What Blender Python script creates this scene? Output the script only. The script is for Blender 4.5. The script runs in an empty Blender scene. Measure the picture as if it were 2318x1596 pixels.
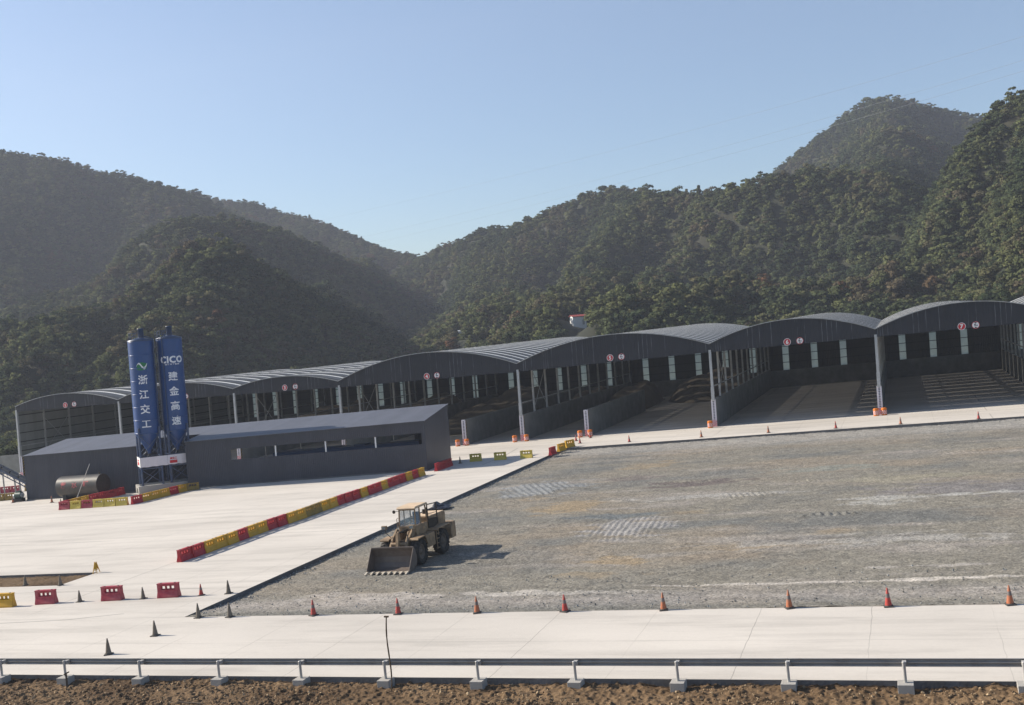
import bpy, bmesh, math, random
import numpy as np
from mathutils import Vector, Matrix
R_ = math.radians
PI = math.pi
sc = bpy.context.scene
COL = sc.collection

# ------------------------------------------------------------------ camera
K = 0.035                       # the whole site rises gently to the right
FPX, CX, CY = 2432.0, 1158.5, 798.0      # focal length and centre in units of a 2317 wide frame
CAMPOS = np.array([0.0, 0.0, 14.0])
XT = np.array([0.93862938, 0.06176677, 0.33935197])
YT = np.array([0.33699022, 0.04562805, -0.94040187])
UP = np.array([-0.07356955, 0.99704711, 0.02201303])
RW = np.array([XT, YT, UP])     # world = RW @ camera
cam = bpy.data.cameras.new('camera')
camo = bpy.data.objects.new('camera', cam)
COL.objects.link(camo)
cam.sensor_width = 36
cam.lens = FPX / 2317 * 36
cam.clip_start = 0.5
cam.clip_end = 6000
m = Matrix([list(RW[0]), list(RW[1]), list(RW[2])]).to_4x4()
m.translation = Vector(CAMPOS)
camo.matrix_world = m
sc.camera = camo

# ------------------------------------------------------------------ world, sun, exposure
SUN_EL, SUN_AZ = R_(30.5), R_(-1.2)      # sun stands on the left (-X), a little on the camera's side
w = bpy.data.worlds.new('World')
sc.world = w
w.use_nodes = True
nt = w.node_tree
bg = nt.nodes['Background']
sky = nt.nodes.new('ShaderNodeTexSky')
sky.sky_type = 'NISHITA'
sky.sun_disc = False
sky.sun_elevation = SUN_EL
tosun = Vector((-math.cos(SUN_AZ) * math.cos(SUN_EL), math.sin(SUN_AZ) * math.cos(SUN_EL), math.sin(SUN_EL)))
sky.sun_rotation = math.atan2(tosun.x, tosun.y)
sky.altitude = 100
sky.air_density = 1.0
sky.dust_density = 1.0
sky.ozone_density = 3.4
nt.links.new(sky.outputs[0], bg.inputs[0])
bg.inputs[1].default_value = 0.071
sl = bpy.data.lights.new('sun', 'SUN')
sl.energy = 4.2
sl.angle = R_(0.53)
sl.color = (1.0, 0.92, 0.80)
so = bpy.data.objects.new('sun', sl)
COL.objects.link(so)
so.rotation_euler = tosun.to_track_quat('Z', 'Y').to_euler()
so.location = (-60, 40, 60)
sc.view_settings.view_transform = 'Standard'
sc.view_settings.look = 'None'
sc.view_settings.exposure = 1.06
sc.view_settings.gamma = 1.0
sc.view_settings.use_curve_mapping = False
sc.cycles.max_bounces = 6
sc.cycles.diffuse_bounces = 3
sc.cycles.glossy_bounces = 2
sc.cycles.transmission_bounces = 4
sc.cycles.volume_bounces = 0
sc.cycles.transparent_max_bounces = 8

# ------------------------------------------------------------------ geometry of the photograph -> points in the place
def ray(px, py):
    return RW @ np.array([px - CX, -(py - CY), -FPX])
def G(px, py, h=0.0):
    """point of the site's ground plane seen at px,py"""
    d = ray(px, py)
    t = (CAMPOS[2] - h) / (K * d[0] - d[2])
    return CAMPOS + t * d
def PL(px, py, Y):
    d = ray(px, py)
    return CAMPOS + d * (Y / d[1])

# ------------------------------------------------------------------ materials
MATS = {}
def _nn(nt, t, **kw):
    n = nt.nodes.new(t)
    for k, v in kw.items():
        if k in n.inputs.keys():
            n.inputs[k].default_value = v
        else:
            setattr(n, k, v)
    return n
def mat(name, col, rough=0.7, metal=0.0, var=0.12, vscale=2.0, bump=0.0, bscale=20.0, dirt=None, dirt_amt=0.0,
        dirt_scale=1.5, stretch=(1, 1, 1), spec=0.3):
    """a painted, cast or metal surface with uneven tone and optional dirt of its own colour"""
    if name in MATS:
        return MATS[name]
    m = bpy.data.materials.new(name)
    m.use_nodes = True
    nt = m.node_tree
    b = nt.nodes['Principled BSDF']
    b.inputs['Roughness'].default_value = rough
    b.inputs['Metallic'].default_value = metal
    b.inputs['Specular IOR Level'].default_value = spec
    tc = _nn(nt, 'ShaderNodeTexCoord')
    mp = _nn(nt, 'ShaderNodeMapping')
    mp.inputs['Scale'].default_value = stretch
    nt.links.new(tc.outputs['Object'], mp.inputs['Vector'])
    nz = _nn(nt, 'ShaderNodeTexNoise', Scale=vscale, Detail=6.0, Roughness=0.6)
    nt.links.new(mp.outputs[0], nz.inputs['Vector'])
    mr = _nn(nt, 'ShaderNodeMapRange')
    mr.inputs['From Min'].default_value = 0.25
    mr.inputs['From Max'].default_value = 0.75
    mr.inputs['To Min'].default_value = 1 - var
    mr.inputs['To Max'].default_value = 1 + var
    nt.links.new(nz.outputs['Fac'], mr.inputs['Value'])
    mx = _nn(nt, 'ShaderNodeVectorMath', operation='MULTIPLY')
    mx.inputs[0].default_value = col
    nt.links.new(mr.outputs[0], mx.inputs[1])
    out = mx.outputs[0]
    if dirt is not None:
        n2 = _nn(nt, 'ShaderNodeTexNoise', Scale=dirt_scale, Detail=8.0, Roughness=0.7)
        nt.links.new(mp.outputs[0], n2.inputs['Vector'])
        r2 = _nn(nt, 'ShaderNodeMapRange')
        r2.inputs['From Min'].default_value = 0.42
        r2.inputs['From Max'].default_value = 0.68
        r2.inputs['To Max'].default_value = dirt_amt
        nt.links.new(n2.outputs['Fac'], r2.inputs['Value'])
        m2 = _nn(nt, 'ShaderNodeMix', data_type='RGBA')
        nt.links.new(r2.outputs[0], m2.inputs['Factor'])
        nt.links.new(out, m2.inputs['A'])
        m2.inputs['B'].default_value = (*dirt, 1)
        out = m2.outputs['Result']
    nt.links.new(out, b.inputs['Base Color'])
    if bump:
        n3 = _nn(nt, 'ShaderNodeTexNoise', Scale=bscale, Detail=6.0)
        nt.links.new(mp.outputs[0], n3.inputs['Vector'])
        bp = _nn(nt, 'ShaderNodeBump', Strength=bump, Distance=0.05)
        nt.links.new(n3.outputs['Fac'], bp.inputs['Height'])
        nt.links.new(bp.outputs[0], b.inputs['Normal'])
    MATS[name] = m
    return m

def corrugated(name, col, axis='X', pitch=0.25, rough=0.45, seam=0.9, metal=0.0, lines=0.5, spec=0.4):
    """profiled steel sheet: ribs as bump, sheets of slightly different tone, scuffed rib crests"""
    if name in MATS:
        return MATS[name]
    m = bpy.data.materials.new(name)
    m.use_nodes = True
    nt = m.node_tree
    b = nt.nodes['Principled BSDF']
    b.inputs['Roughness'].default_value = rough
    b.inputs['Metallic'].default_value = metal
    b.inputs['Specular IOR Level'].default_value = spec
    tc = _nn(nt, 'ShaderNodeTexCoord')
    sp = _nn(nt, 'ShaderNodeSeparateXYZ')
    nt.links.new(tc.outputs['Object'], sp.inputs[0])
    def math_(op, a, bb):
        n = _nn(nt, 'ShaderNodeMath', operation=op)
        for i, v in enumerate((a, bb)):
            if isinstance(v, (int, float)):
                n.inputs[i].default_value = v
            else:
                nt.links.new(v, n.inputs[i])
        return n.outputs[0]
    ax = sp.outputs[axis]
    s = math_('SINE', math_('MULTIPLY', ax, 2 * PI / pitch), 0)
    sheet = math_('FLOOR', math_('DIVIDE', ax, seam), 0)
    wn = _nn(nt, 'ShaderNodeTexWhiteNoise', noise_dimensions='1D')
    nt.links.new(sheet, wn.inputs['W'])
    rib = math_('FLOOR', math_('DIVIDE', ax, pitch), 0)
    wr = _nn(nt, 'ShaderNodeTexWhiteNoise', noise_dimensions='1D')
    nt.links.new(rib, wr.inputs['W'])
    nz = _nn(nt, 'ShaderNodeTexNoise', Scale=0.6, Detail=5.0)
    nt.links.new(tc.outputs['Object'], nz.inputs['Vector'])
    tone = math_('ADD', math_('MULTIPLY', wn.outputs['Value'], 0.16), math_('MULTIPLY', nz.outputs['Fac'], 0.35))
    tone = math_('ADD', tone, 0.72)
    crest = math_('MULTIPLY', math_('GREATER_THAN', s, 0.82), math_('GREATER_THAN', wr.outputs['Value'], 0.72))
    crest = math_('MULTIPLY', crest, math_('MULTIPLY', math_('SUBTRACT', nz.outputs['Fac'], 0.36), 3.0 * lines))
    crest = math_('MAXIMUM', crest, 0.0)
    mx = _nn(nt, 'ShaderNodeVectorMath', operation='MULTIPLY')
    mx.inputs[0].default_value = col
    nt.links.new(tone, mx.inputs[1])
    mm = _nn(nt, 'ShaderNodeMix', data_type='RGBA')
    nt.links.new(crest, mm.inputs['Factor'])
    nt.links.new(mx.outputs[0], mm.inputs['A'])
    mm.inputs['B'].default_value = (0.20, 0.21, 0.22, 1)
    nt.links.new(mm.outputs['Result'], b.inputs['Base Color'])
    bp = _nn(nt, 'ShaderNodeBump', Strength=0.45, Distance=0.03)
    nt.links.new(s, bp.inputs['Height'])
    nt.links.new(bp.outputs[0], b.inputs['Normal'])
    MATS[name] = m
    return m

def translucent(name, col, clear=0.12, glow=0.75):
    m = bpy.data.materials.new(name)
    m.use_nodes = True
    nt = m.node_tree
    nt.nodes.clear()
    o = _nn(nt, 'ShaderNodeOutputMaterial')
    d = _nn(nt, 'ShaderNodeBsdfDiffuse')
    t = _nn(nt, 'ShaderNodeBsdfTranslucent')
    tr = _nn(nt, 'ShaderNodeBsdfTransparent')
    tc = _nn(nt, 'ShaderNodeTexCoord')
    nz = _nn(nt, 'ShaderNodeTexNoise', Scale=1.5, Detail=4.0)
    nt.links.new(tc.outputs['Object'], nz.inputs['Vector'])
    mr = _nn(nt, 'ShaderNodeMapRange')
    mr.inputs['To Min'].default_value = 0.8
    mr.inputs['To Max'].default_value = 1.1
    nt.links.new(nz.outputs['Fac'], mr.inputs['Value'])
    vm = _nn(nt, 'ShaderNodeVectorMath', operation='MULTIPLY')
    vm.inputs[0].default_value = col
    nt.links.new(mr.outputs[0], vm.inputs[1])
    nt.links.new(vm.outputs[0], d.inputs[0])
    nt.links.new(vm.outputs[0], t.inputs[0])
    a = _nn(nt, 'ShaderNodeMixShader')
    a.inputs[0].default_value = glow
    nt.links.new(d.outputs[0], a.inputs[1])
    nt.links.new(t.outputs[0], a.inputs[2])
    b2 = _nn(nt, 'ShaderNodeMixShader')
    b2.inputs[0].default_value = clear
    nt.links.new(a.outputs[0], b2.inputs[1])
    nt.links.new(tr.outputs[0], b2.inputs[2])
    nt.links.new(b2.outputs[0], o.inputs[0])
    return m

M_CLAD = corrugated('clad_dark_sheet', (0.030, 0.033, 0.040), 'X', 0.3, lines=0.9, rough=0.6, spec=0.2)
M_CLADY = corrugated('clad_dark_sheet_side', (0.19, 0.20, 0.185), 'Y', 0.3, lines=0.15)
M_BACKCLAD = corrugated('back_sheet', (0.050, 0.053, 0.050), 'X', 0.3, lines=0.05, rough=0.8)
M_ROOF = mat('roof_sheet', (0.055, 0.058, 0.062), 0.6, 0, 0.15, 0.3, spec=0.25, stretch=(.3, 2, 1))
M_HALL = corrugated('hall_sheet', (0.052, 0.055, 0.068), 'X', 0.25, lines=0.12, rough=0.6, spec=0.25)
M_HALLY = corrugated('hall_sheet_end', (0.06, 0.063, 0.075), 'Y', 0.25, lines=0.1)
M_HALLROOF = corrugated('hall_roof_sheet', (0.10, 0.105, 0.125), 'X', 0.35, rough=0.5, lines=0.0, spec=0.25)
M_STRIP = translucent('fibreglass_strip', (0.90, 0.91, 0.88), clear=0.17, glow=0.12)
M_PANEL = translucent('fibreglass_panel', (0.80, 0.84, 0.76), clear=0.08, glow=0.9)
M_STEEL = mat('galvanised_steel', (0.42, 0.43, 0.43), 0.45, 0.3, 0.15)
M_POST = mat('grey_painted_steel', (0.36, 0.37, 0.37), 0.5, 0.1, 0.15, dirt=(0.16, 0.13, 0.10), dirt_amt=0.5)
M_CONC = mat('cast_concrete', (0.19, 0.195, 0.185), 0.9, 0, 0.2, 0.7, 0.3, 12, dirt=(0.11, 0.11, 0.105), dirt_amt=0.6, dirt_scale=0.5)
M_CONCL = mat('pale_concrete', (0.36, 0.345, 0.32), 0.9, 0, 0.12, 1.5, 0.3, 20, dirt=(0.30, 0.26, 0.21), dirt_amt=0.5)
M_CONCD = mat('kerb_concrete', (0.13, 0.13, 0.135), 0.9, 0, 0.3, 1.2, 0.5, 9, dirt=(0.10, 0.09, 0.08), dirt_amt=0.8, dirt_scale=1.1)
M_WHITE = mat('white_board', (0.62, 0.60, 0.64), 0.5, 0, 0.06)
M_WHITEP = mat('white_paint', (0.75, 0.75, 0.74), 0.5, 0, 0.06)
M_BLACK = mat('black_paint', (0.02, 0.02, 0.022), 0.6)
M_DARKLET = mat('dark_lettering', (0.05, 0.05, 0.09), 0.6)
M_SIGNRED = mat('sign_red', (0.50, 0.02, 0.03), 0.45, 0, 0.06)
M_RED = mat('red_plastic', (0.42, 0.018, 0.028), 0.42, 0, 0.18, 3.0, dirt=(0.22, 0.08, 0.07), dirt_amt=0.4)
M_REDW = mat('red_plastic_washed', (0.36, 0.035, 0.055), 0.5, 0, 0.2, 3.0, dirt=(0.25, 0.14, 0.13), dirt_amt=0.5)
M_YEL = mat('yellow_plastic', (0.56, 0.31, 0.018), 0.45, 0, 0.14, 3.0, dirt=(0.32, 0.20, 0.05), dirt_amt=0.5)
M_YELW = mat('yellow_plastic_washed', (0.58, 0.44, 0.07), 0.5, 0, 0.15, 3.0, dirt=(0.42, 0.33, 0.12), dirt_amt=0.5)
M_YELD = mat('yellow_plastic_dirty', (0.32, 0.20, 0.035), 0.6, 0, 0.2, 3.0, dirt=(0.12, 0.09, 0.04), dirt_amt=0.9, dirt_scale=2.5)
M_ORANGE = mat('orange_plastic', (0.62, 0.17, 0.015), 0.45, 0, 0.1)
M_CONEO = mat('cone_orange', (0.40, 0.125, 0.055), 0.6, 0, 0.2, 6, dirt=(0.20, 0.14, 0.10), dirt_amt=0.8, dirt_scale=5)
M_CONER = mat('cone_red', (0.40, 0.045, 0.035), 0.6, 0, 0.2, 6, dirt=(0.22, 0.12, 0.10), dirt_amt=0.6, dirt_scale=5)
M_CONEG = mat('cone_mud_grey', (0.17, 0.145, 0.115), 0.8, 0, 0.25, 6, dirt=(0.09, 0.075, 0.06), dirt_amt=0.6, dirt_scale=5)
M_CONEB = mat('cone_dark_base', (0.07, 0.065, 0.06), 0.85, 0, 0.2, 6)
M_BAND = mat('cone_band', (0.15, 0.13, 0.125), 0.5, 0, 0.15, 6)
M_SILO = mat('silo_blue', (0.005, 0.050, 0.19), 0.35, 0, 0.10, 1.0, dirt=(0.015, 0.05, 0.14), dirt_amt=0.5, dirt_scale=0.8, stretch=(1, 1, 0.3), spec=0.5)
M_SILOL = mat('silo_frame_blue', (0.015, 0.042, 0.11), 0.4, 0, 0.2, 2.0, dirt=(0.10, 0.11, 0.12), dirt_amt=0.5, spec=0.5)
M_SILOD = mat('silo_fitting', (0.05, 0.055, 0.065), 0.5, 0.2, 0.3)
M_LETTER = mat('silo_lettering', (0.66, 0.68, 0.72), 0.5, 0, 0.05)
M_GREEN = mat('logo_green', (0.02, 0.16, 0.06), 0.5, 0, 0.08)
M_TANK = mat('tank_steel', (0.07, 0.068, 0.064), 0.45, 0.3, 0.25, 1.0, dirt=(0.12, 0.09, 0.07), dirt_amt=0.4)
M_TANKR = mat('tank_red_letters', (0.42, 0.10, 0.10), 0.6)
M_NAVY = mat('conveyor_blue', (0.02, 0.05, 0.13), 0.45, 0, 0.2)
M_RUBBER = mat('rubber_black', (0.028, 0.026, 0.024), 0.85, 0, 0.3, 3, dirt=(0.10, 0.085, 0.07), dirt_amt=0.6)
M_LOAD = mat('loader_faded_yellow', (0.35, 0.24, 0.14), 0.65, 0, 0.22, 2.4, dirt=(0.13, 0.095, 0.065), dirt_amt=0.8, dirt_scale=1.6)
M_LOADL = mat('loader_roof_dusty', (0.60, 0.45, 0.30), 0.7, 0, 0.12, 2, dirt=(0.35, 0.27, 0.19), dirt_amt=0.6)
M_BUCKET = mat('bucket_worn_steel', (0.17, 0.14, 0.12), 0.55, 0.25, 0.25, 1.6, dirt=(0.10, 0.075, 0.06), dirt_amt=0.7)
M_EDGE = mat('bucket_polished_edge', (0.55, 0.48, 0.38), 0.45, 0.2, 0.15)
M_RIM = mat('rim_dusty', (0.14, 0.11, 0.085), 0.7, 0, 0.2, 3)
M_OIL = mat('oily_steel', (0.05, 0.042, 0.035), 0.5, 0.3, 0.4, 4)
M_SEAT = mat('seat_blue_cloth', (0.02, 0.07, 0.16), 0.8)
M_GUARD = mat('guardrail_zinc', (0.40, 0.39, 0.375), 0.5, 0.25, 0.15, 1.5, dirt=(0.13, 0.11, 0.09), dirt_amt=0.5)
M_GPOST = mat('guardrail_post_zinc', (0.42, 0.41, 0.39), 0.5, 0.2, 0.15, 4)
M_WOOD = mat('dark_wood', (0.10, 0.07, 0.045), 0.8, 0, 0.3, 8)
M_TARP = mat('black_tarp', (0.018, 0.02, 0.03), 0.4, 0, 0.3, 2)
M_PILE = mat('heap_gravel', (0.16, 0.135, 0.10), 0.95, 0, 0.3, 0.8, 1.0, 10, dirt=(0.10, 0.085, 0.065), dirt_amt=0.7, dirt_scale=0.4)
M_BARK = mat('bark', (0.10, 0.08, 0.06), 0.9)
M_RTILE = mat('red_roof', (0.30, 0.06, 0.05), 0.7)
M_WIRE = mat('cable_grey', (0.20, 0.22, 0.25), 0.6)

def glass_mat():
    m = bpy.data.materials.new('cab_glass')
    m.use_nodes = True
    nt = m.node_tree
    b = nt.nodes['Principled BSDF']
    nz = _nn(nt, 'ShaderNodeTexNoise', Scale=3.0, Detail=3.0)
    mr = _nn(nt, 'ShaderNodeMapRange')
    mr.inputs['To Min'].default_value = 0.25
    mr.inputs['To Max'].default_value = 0.6
    nt.links.new(nz.outputs['Fac'], mr.inputs['Value'])
    nt.links.new(mr.outputs[0], b.inputs['Alpha'])
    b.inputs['Base Color'].default_value = (0.30, 0.38, 0.42, 1)
    b.inputs['Roughness'].default_value = 0.08
    b.inputs['Specular IOR Level'].default_value = 0.9
    return m
M_GLASS = glass_mat()

# ------------------------------------------------------------------ mesh builder
class MB:
    def __init__(s):
        s.v = []; s.f = []; s.mi = []; s.cur = 0; s.sm = []
    def add(s, vs, fs, smooth=False):
        o = len(s.v)
        s.v += [tuple(map(float, p)) for p in vs]
        s.f += [tuple(i + o for i in f) for f in fs]
        s.mi += [s.cur] * len(fs)
        s.sm += [smooth] * len(fs)
        return s
    def box(s, x0, x1, y0, y1, z0, z1):
        vs = [(x, y, z) for z in (z0, z1) for y in (y0, y1) for x in (x0, x1)]
        return s.add(vs, [(0, 2, 3, 1), (4, 5, 7, 6), (0, 1, 5, 4), (2, 6, 7, 3), (0, 4, 6, 2), (1, 3, 7, 5)])
    def bar(s, a, b, wd, ht=None, up=(0, 0, 1)):
        ht = ht or wd
        a = Vector(a); b = Vector(b); d = (b - a).normalized()
        u = Vector(up)
        if abs(d.dot(u)) > 0.98:
            u = Vector((0, 1, 0))
        r = d.cross(u).normalized(); u = r.cross(d)
        vs = []
        for p in (a, b):
            for i, j in ((-1, -1), (1, -1), (1, 1), (-1, 1)):
                vs.append(p + r * (i * wd / 2) + u * (j * ht / 2))
        return s.add(vs, [(0, 1, 2, 3), (7, 6, 5, 4), (0, 4, 5, 1), (1, 5, 6, 2), (2, 6, 7, 3), (3, 7, 4, 0)])
    def cyl(s, a, b, r0, r1=None, n=16, caps=True, smooth=True):
        r1 = r0 if r1 is None else r1
        a = Vector(a); b = Vector(b); d = (b - a).normalized()
        u = Vector((0, 0, 1)) if abs(d.z) < 0.9 else Vector((0, 1, 0))
        r = d.cross(u).normalized(); u = r.cross(d)
        vs = []
        for p, q in ((a, r0), (b, r1)):
            for i in range(n):
                t = 2 * PI * i / n
                vs.append(p + r * (q * math.cos(t)) + u * (q * math.sin(t)))
        s.add(vs, [(i, (i + 1) % n, n + (i + 1) % n, n + i) for i in range(n)], smooth)
        if caps:
            s.add(vs[:n], [tuple(range(n - 1, -1, -1))]); s.add(vs[n:], [tuple(range(n))])
        return s
    def prism(s, prof, x0, x1, axis='X'):
        """closed profile of (a, b) pairs swept along an axis"""
        n = len(prof)
        def P(t, a, b):
            return {'X': (t, a, b), 'Y': (a, t, b), 'Z': (a, b, t)}[axis]
        vs = [P(x0, a, b) for a, b in prof] + [P(x1, a, b) for a, b in prof]
        fs = [(i, (i + 1) % n, n + (i + 1) % n, n + i) for i in range(n)]
        fs += [tuple(range(n - 1, -1, -1)), tuple(range(n, 2 * n))]
        return s.add(vs, fs)
    def lathe(s, prof, n=24, c=(0, 0), smooth=True):
        vs = []
        for r, z in prof:
            for i in range(n):
                t = 2 * PI * i / n
                vs.append((c[0] + r * math.cos(t), c[1] + r * math.sin(t), z))
        fs = []
        for k in range(len(prof) - 1):
            for i in range(n):
                j = (i + 1) % n
                fs.append((k * n + i, k * n + j, (k + 1) * n + j, (k + 1) * n + i))
        return s.add(vs, fs, smooth)
    def build(s, name, mats, parent=None, shear=False, bevel=0.0, recalc=True):
        me = bpy.data.meshes.new(name)
        vs = s.v
        if shear:
            vs = [(x, y, z + K * x) for x, y, z in vs]
        me.from_pydata(vs, [], s.f)
        if not isinstance(mats, (list, tuple)):
            mats = [mats]
        for mm in mats:
            me.materials.append(mm)
        me.polygons.foreach_set('material_index', s.mi)
        me.polygons.foreach_set('use_smooth', s.sm)
        if recalc:
            bm = bmesh.new(); bm.from_mesh(me)
            bmesh.ops.recalc_face_normals(bm, faces=bm.faces)
            bm.to_mesh(me); bm.free()
        me.update()
        o = bpy.data.objects.new(name, me)
        COL.objects.link(o)
        if parent is not None:
            o.parent = parent
        if bevel:
            b = o.modifiers.new('bevel', 'BEVEL'); b.width = bevel; b.segments = 2; b.limit_method = 'ANGLE'
        return o

def tag(o, label=None, cat=None, group=None, kind=None):
    if label: o['label'] = label
    if cat: o['category'] = cat
    if group: o['group'] = group
    if kind: o['kind'] = kind
    return o
def empty(name, x=0, y=0, z=0, rz=0, tilt=True, ground=True):
    o = bpy.data.objects.new(name, None)
    COL.objects.link(o)
    o.empty_display_size = 0.3
    place(o, x, y, z, rz, tilt, ground)
    return o
def place(o, x, y, z=0, rz=0, tilt=True, ground=True):
    mt = (Matrix.Rotation(-math.atan(K), 4, 'Y') if tilt else Matrix.Identity(4)) @ Matrix.Rotation(rz, 4, 'Z')
    o.rotation_euler = mt.to_euler()
    o.location = (x, y, z + (K * x if ground else 0))
KIDS = {}
def copy_tree(o, parent=None):
    c = o.copy(); COL.objects.link(c); c.parent = parent
    for k in ('label', 'group', 'category', 'kind'):
        pass
    for ch in list(o.children):
        copy_tree(ch, c)
    return c
def setmat(root, old, new):
    for ch in [root] + list(root.children_recursive):
        if ch.type == 'MESH' and ch.data.materials and ch.data.materials[0] == old:
            ch.data = ch.data.copy(); ch.data.materials[0] = new

def text_mesh(s, size, offset=0.0, extrude=0.0, spacing=1.0, shear=0.0):
    """letters as a flat mesh in the XZ plane, centred, facing -Y"""
    cu = bpy.data.curves.new('t', 'FONT')
    cu.body = s; cu.size = size; cu.offset = offset; cu.extrude = extrude
    cu.align_x = 'CENTER'; cu.align_y = 'CENTER'; cu.space_character = spacing; cu.shear = shear
    cu.resolution_u = 2
    t = bpy.data.objects.new('t', cu); COL.objects.link(t)
    dg = bpy.context.evaluated_depsgraph_get()
    me = bpy.data.meshes.new_from_object(t.evaluated_get(dg))
    bpy.data.objects.remove(t); bpy.data.curves.remove(cu)
    vs = [(v.co.x, -v.co.z, v.co.y) for v in me.vertices]
    fs = [tuple(p.vertices) for p in me.polygons]
    bpy.data.meshes.remove(me)
    xs = [v[0] for v in vs] or [0]; zs = [v[2] for v in vs] or [0]
    cx = (min(xs) + max(xs)) / 2; cz = (min(zs) + max(zs)) / 2
    return [(x - cx, y, z - cz) for x, y, z in vs], fs

def vnoise(x, y, seed=0):
    """smooth value noise, numpy"""
    x = np.asarray(x, float); y = np.asarray(y, float)
    xi = np.floor(x).astype(np.int64); yi = np.floor(y).astype(np.int64)
    fx = x - xi; fy = y - yi
    fx = fx * fx * (3 - 2 * fx); fy = fy * fy * (3 - 2 * fy)
    def h(a, b):
        n = (a * 374761393 + b * 668265263 + seed * 974634777) & 0xffffffff
        n = ((n ^ (n >> 13)) * 1274126177) & 0xffffffff
        n = (n ^ (n >> 16)) & 0xffff
        return n / 65535.0
    return (h(xi, yi) * (1 - fx) * (1 - fy) + h(xi + 1, yi) * fx * (1 - fy)
            + h(xi, yi + 1) * (1 - fx) * fy + h(xi + 1, yi + 1) * fx * fy) - 0.5
def fbm(x, y, oct=4, seed=0):
    s = 0; a = 1.0
    for k in range(oct):
        s = s + a * vnoise(x * 2 ** k, y * 2 ** k, seed + k); a *= 0.5
    return s
def grid_mesh(name, xs, ys, Z, material, mask=None, smooth=True, attr=None):
    nx, ny = len(xs), len(ys)
    XX, YY = np.meshgrid(xs, ys)
    co = np.stack([XX, YY, Z], -1).reshape(-1, 3).astype(np.float32)
    i = np.arange(nx - 1)[None, :] + nx * np.arange(ny - 1)[:, None]
    q = np.stack([i, i + 1, i + nx + 1, i + nx], -1).reshape(-1, 4)
    if mask is not None:
        q = q[mask.reshape(-1)]
    me = bpy.data.meshes.new(name)
    me.vertices.add(len(co)); me.vertices.foreach_set('co', co.ravel())
    me.loops.add(q.size); me.loops.foreach_set('vertex_index', q.ravel().astype(np.int32))
    me.polygons.add(len(q))
    me.polygons.foreach_set('loop_start', np.arange(0, q.size, 4, dtype=np.int32))
    me.polygons.foreach_set('use_smooth', np.full(len(q), smooth))
    me.update(calc_edges=True)
    if attr is not None:
        a = me.attributes.new('tint', 'FLOAT_COLOR', 'POINT')
        a.data.foreach_set('color', attr.astype(np.float32).ravel())
    me.materials.append(material)
    o = bpy.data.objects.new(name, me); COL.objects.link(o)
    return o

# ================================================================== GROUND
def tint_material(name, speck=90.0, speck_amt=0.35, bump=0.6, dist=0.03, fine=400.0):
    m = bpy.data.materials.new(name)
    m.use_nodes = True
    nt = m.node_tree
    b = nt.nodes['Principled BSDF']
    b.inputs['Roughness'].default_value = 0.95
    b.inputs['Specular IOR Level'].default_value = 0.15
    at = _nn(nt, 'ShaderNodeAttribute', attribute_name='tint')
    tc = _nn(nt, 'ShaderNodeTexCoord')
    vo = _nn(nt, 'ShaderNodeTexVoronoi', Scale=speck / 10)
    nt.links.new(tc.outputs['Object'], vo.inputs['Vector'])
    sp = _nn(nt, 'ShaderNodeSeparateColor')
    nt.links.new(vo.outputs['Color'], sp.inputs[0])
    n1 = _nn(nt, 'ShaderNodeTexNoise', Scale=speck / 25, Detail=8.0, Roughness=0.75)
    nt.links.new(tc.outputs['Object'], n1.inputs['Vector'])
    ad = _nn(nt, 'ShaderNodeMath', operation='ADD')
    nt.links.new(sp.outputs[0], ad.inputs[0]); nt.links.new(n1.outputs['Fac'], ad.inputs[1])
    mr = _nn(nt, 'ShaderNodeMapRange')
    mr.inputs['From Min'].default_value = 0.3; mr.inputs['From Max'].default_value = 1.5
    mr.inputs['To Min'].default_value = 1 - speck_amt; mr.inputs['To Max'].default_value = 1 + speck_amt
    nt.links.new(ad.outputs[0], mr.inputs['Value'])
    vm = _nn(nt, 'ShaderNodeVectorMath', operation='MULTIPLY')
    nt.links.new(at.outputs['Color'], vm.inputs[0]); nt.links.new(mr.outputs[0], vm.inputs[1])
    nt.links.new(vm.outputs[0], b.inputs['Base Color'])
    bp = _nn(nt, 'ShaderNodeBump', Strength=bump, Distance=dist)
    nt.links.new(ad.outputs[0], bp.inputs['Height'])
    nt.links.new(bp.outputs[0], b.inputs['Normal'])
    return m

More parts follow.
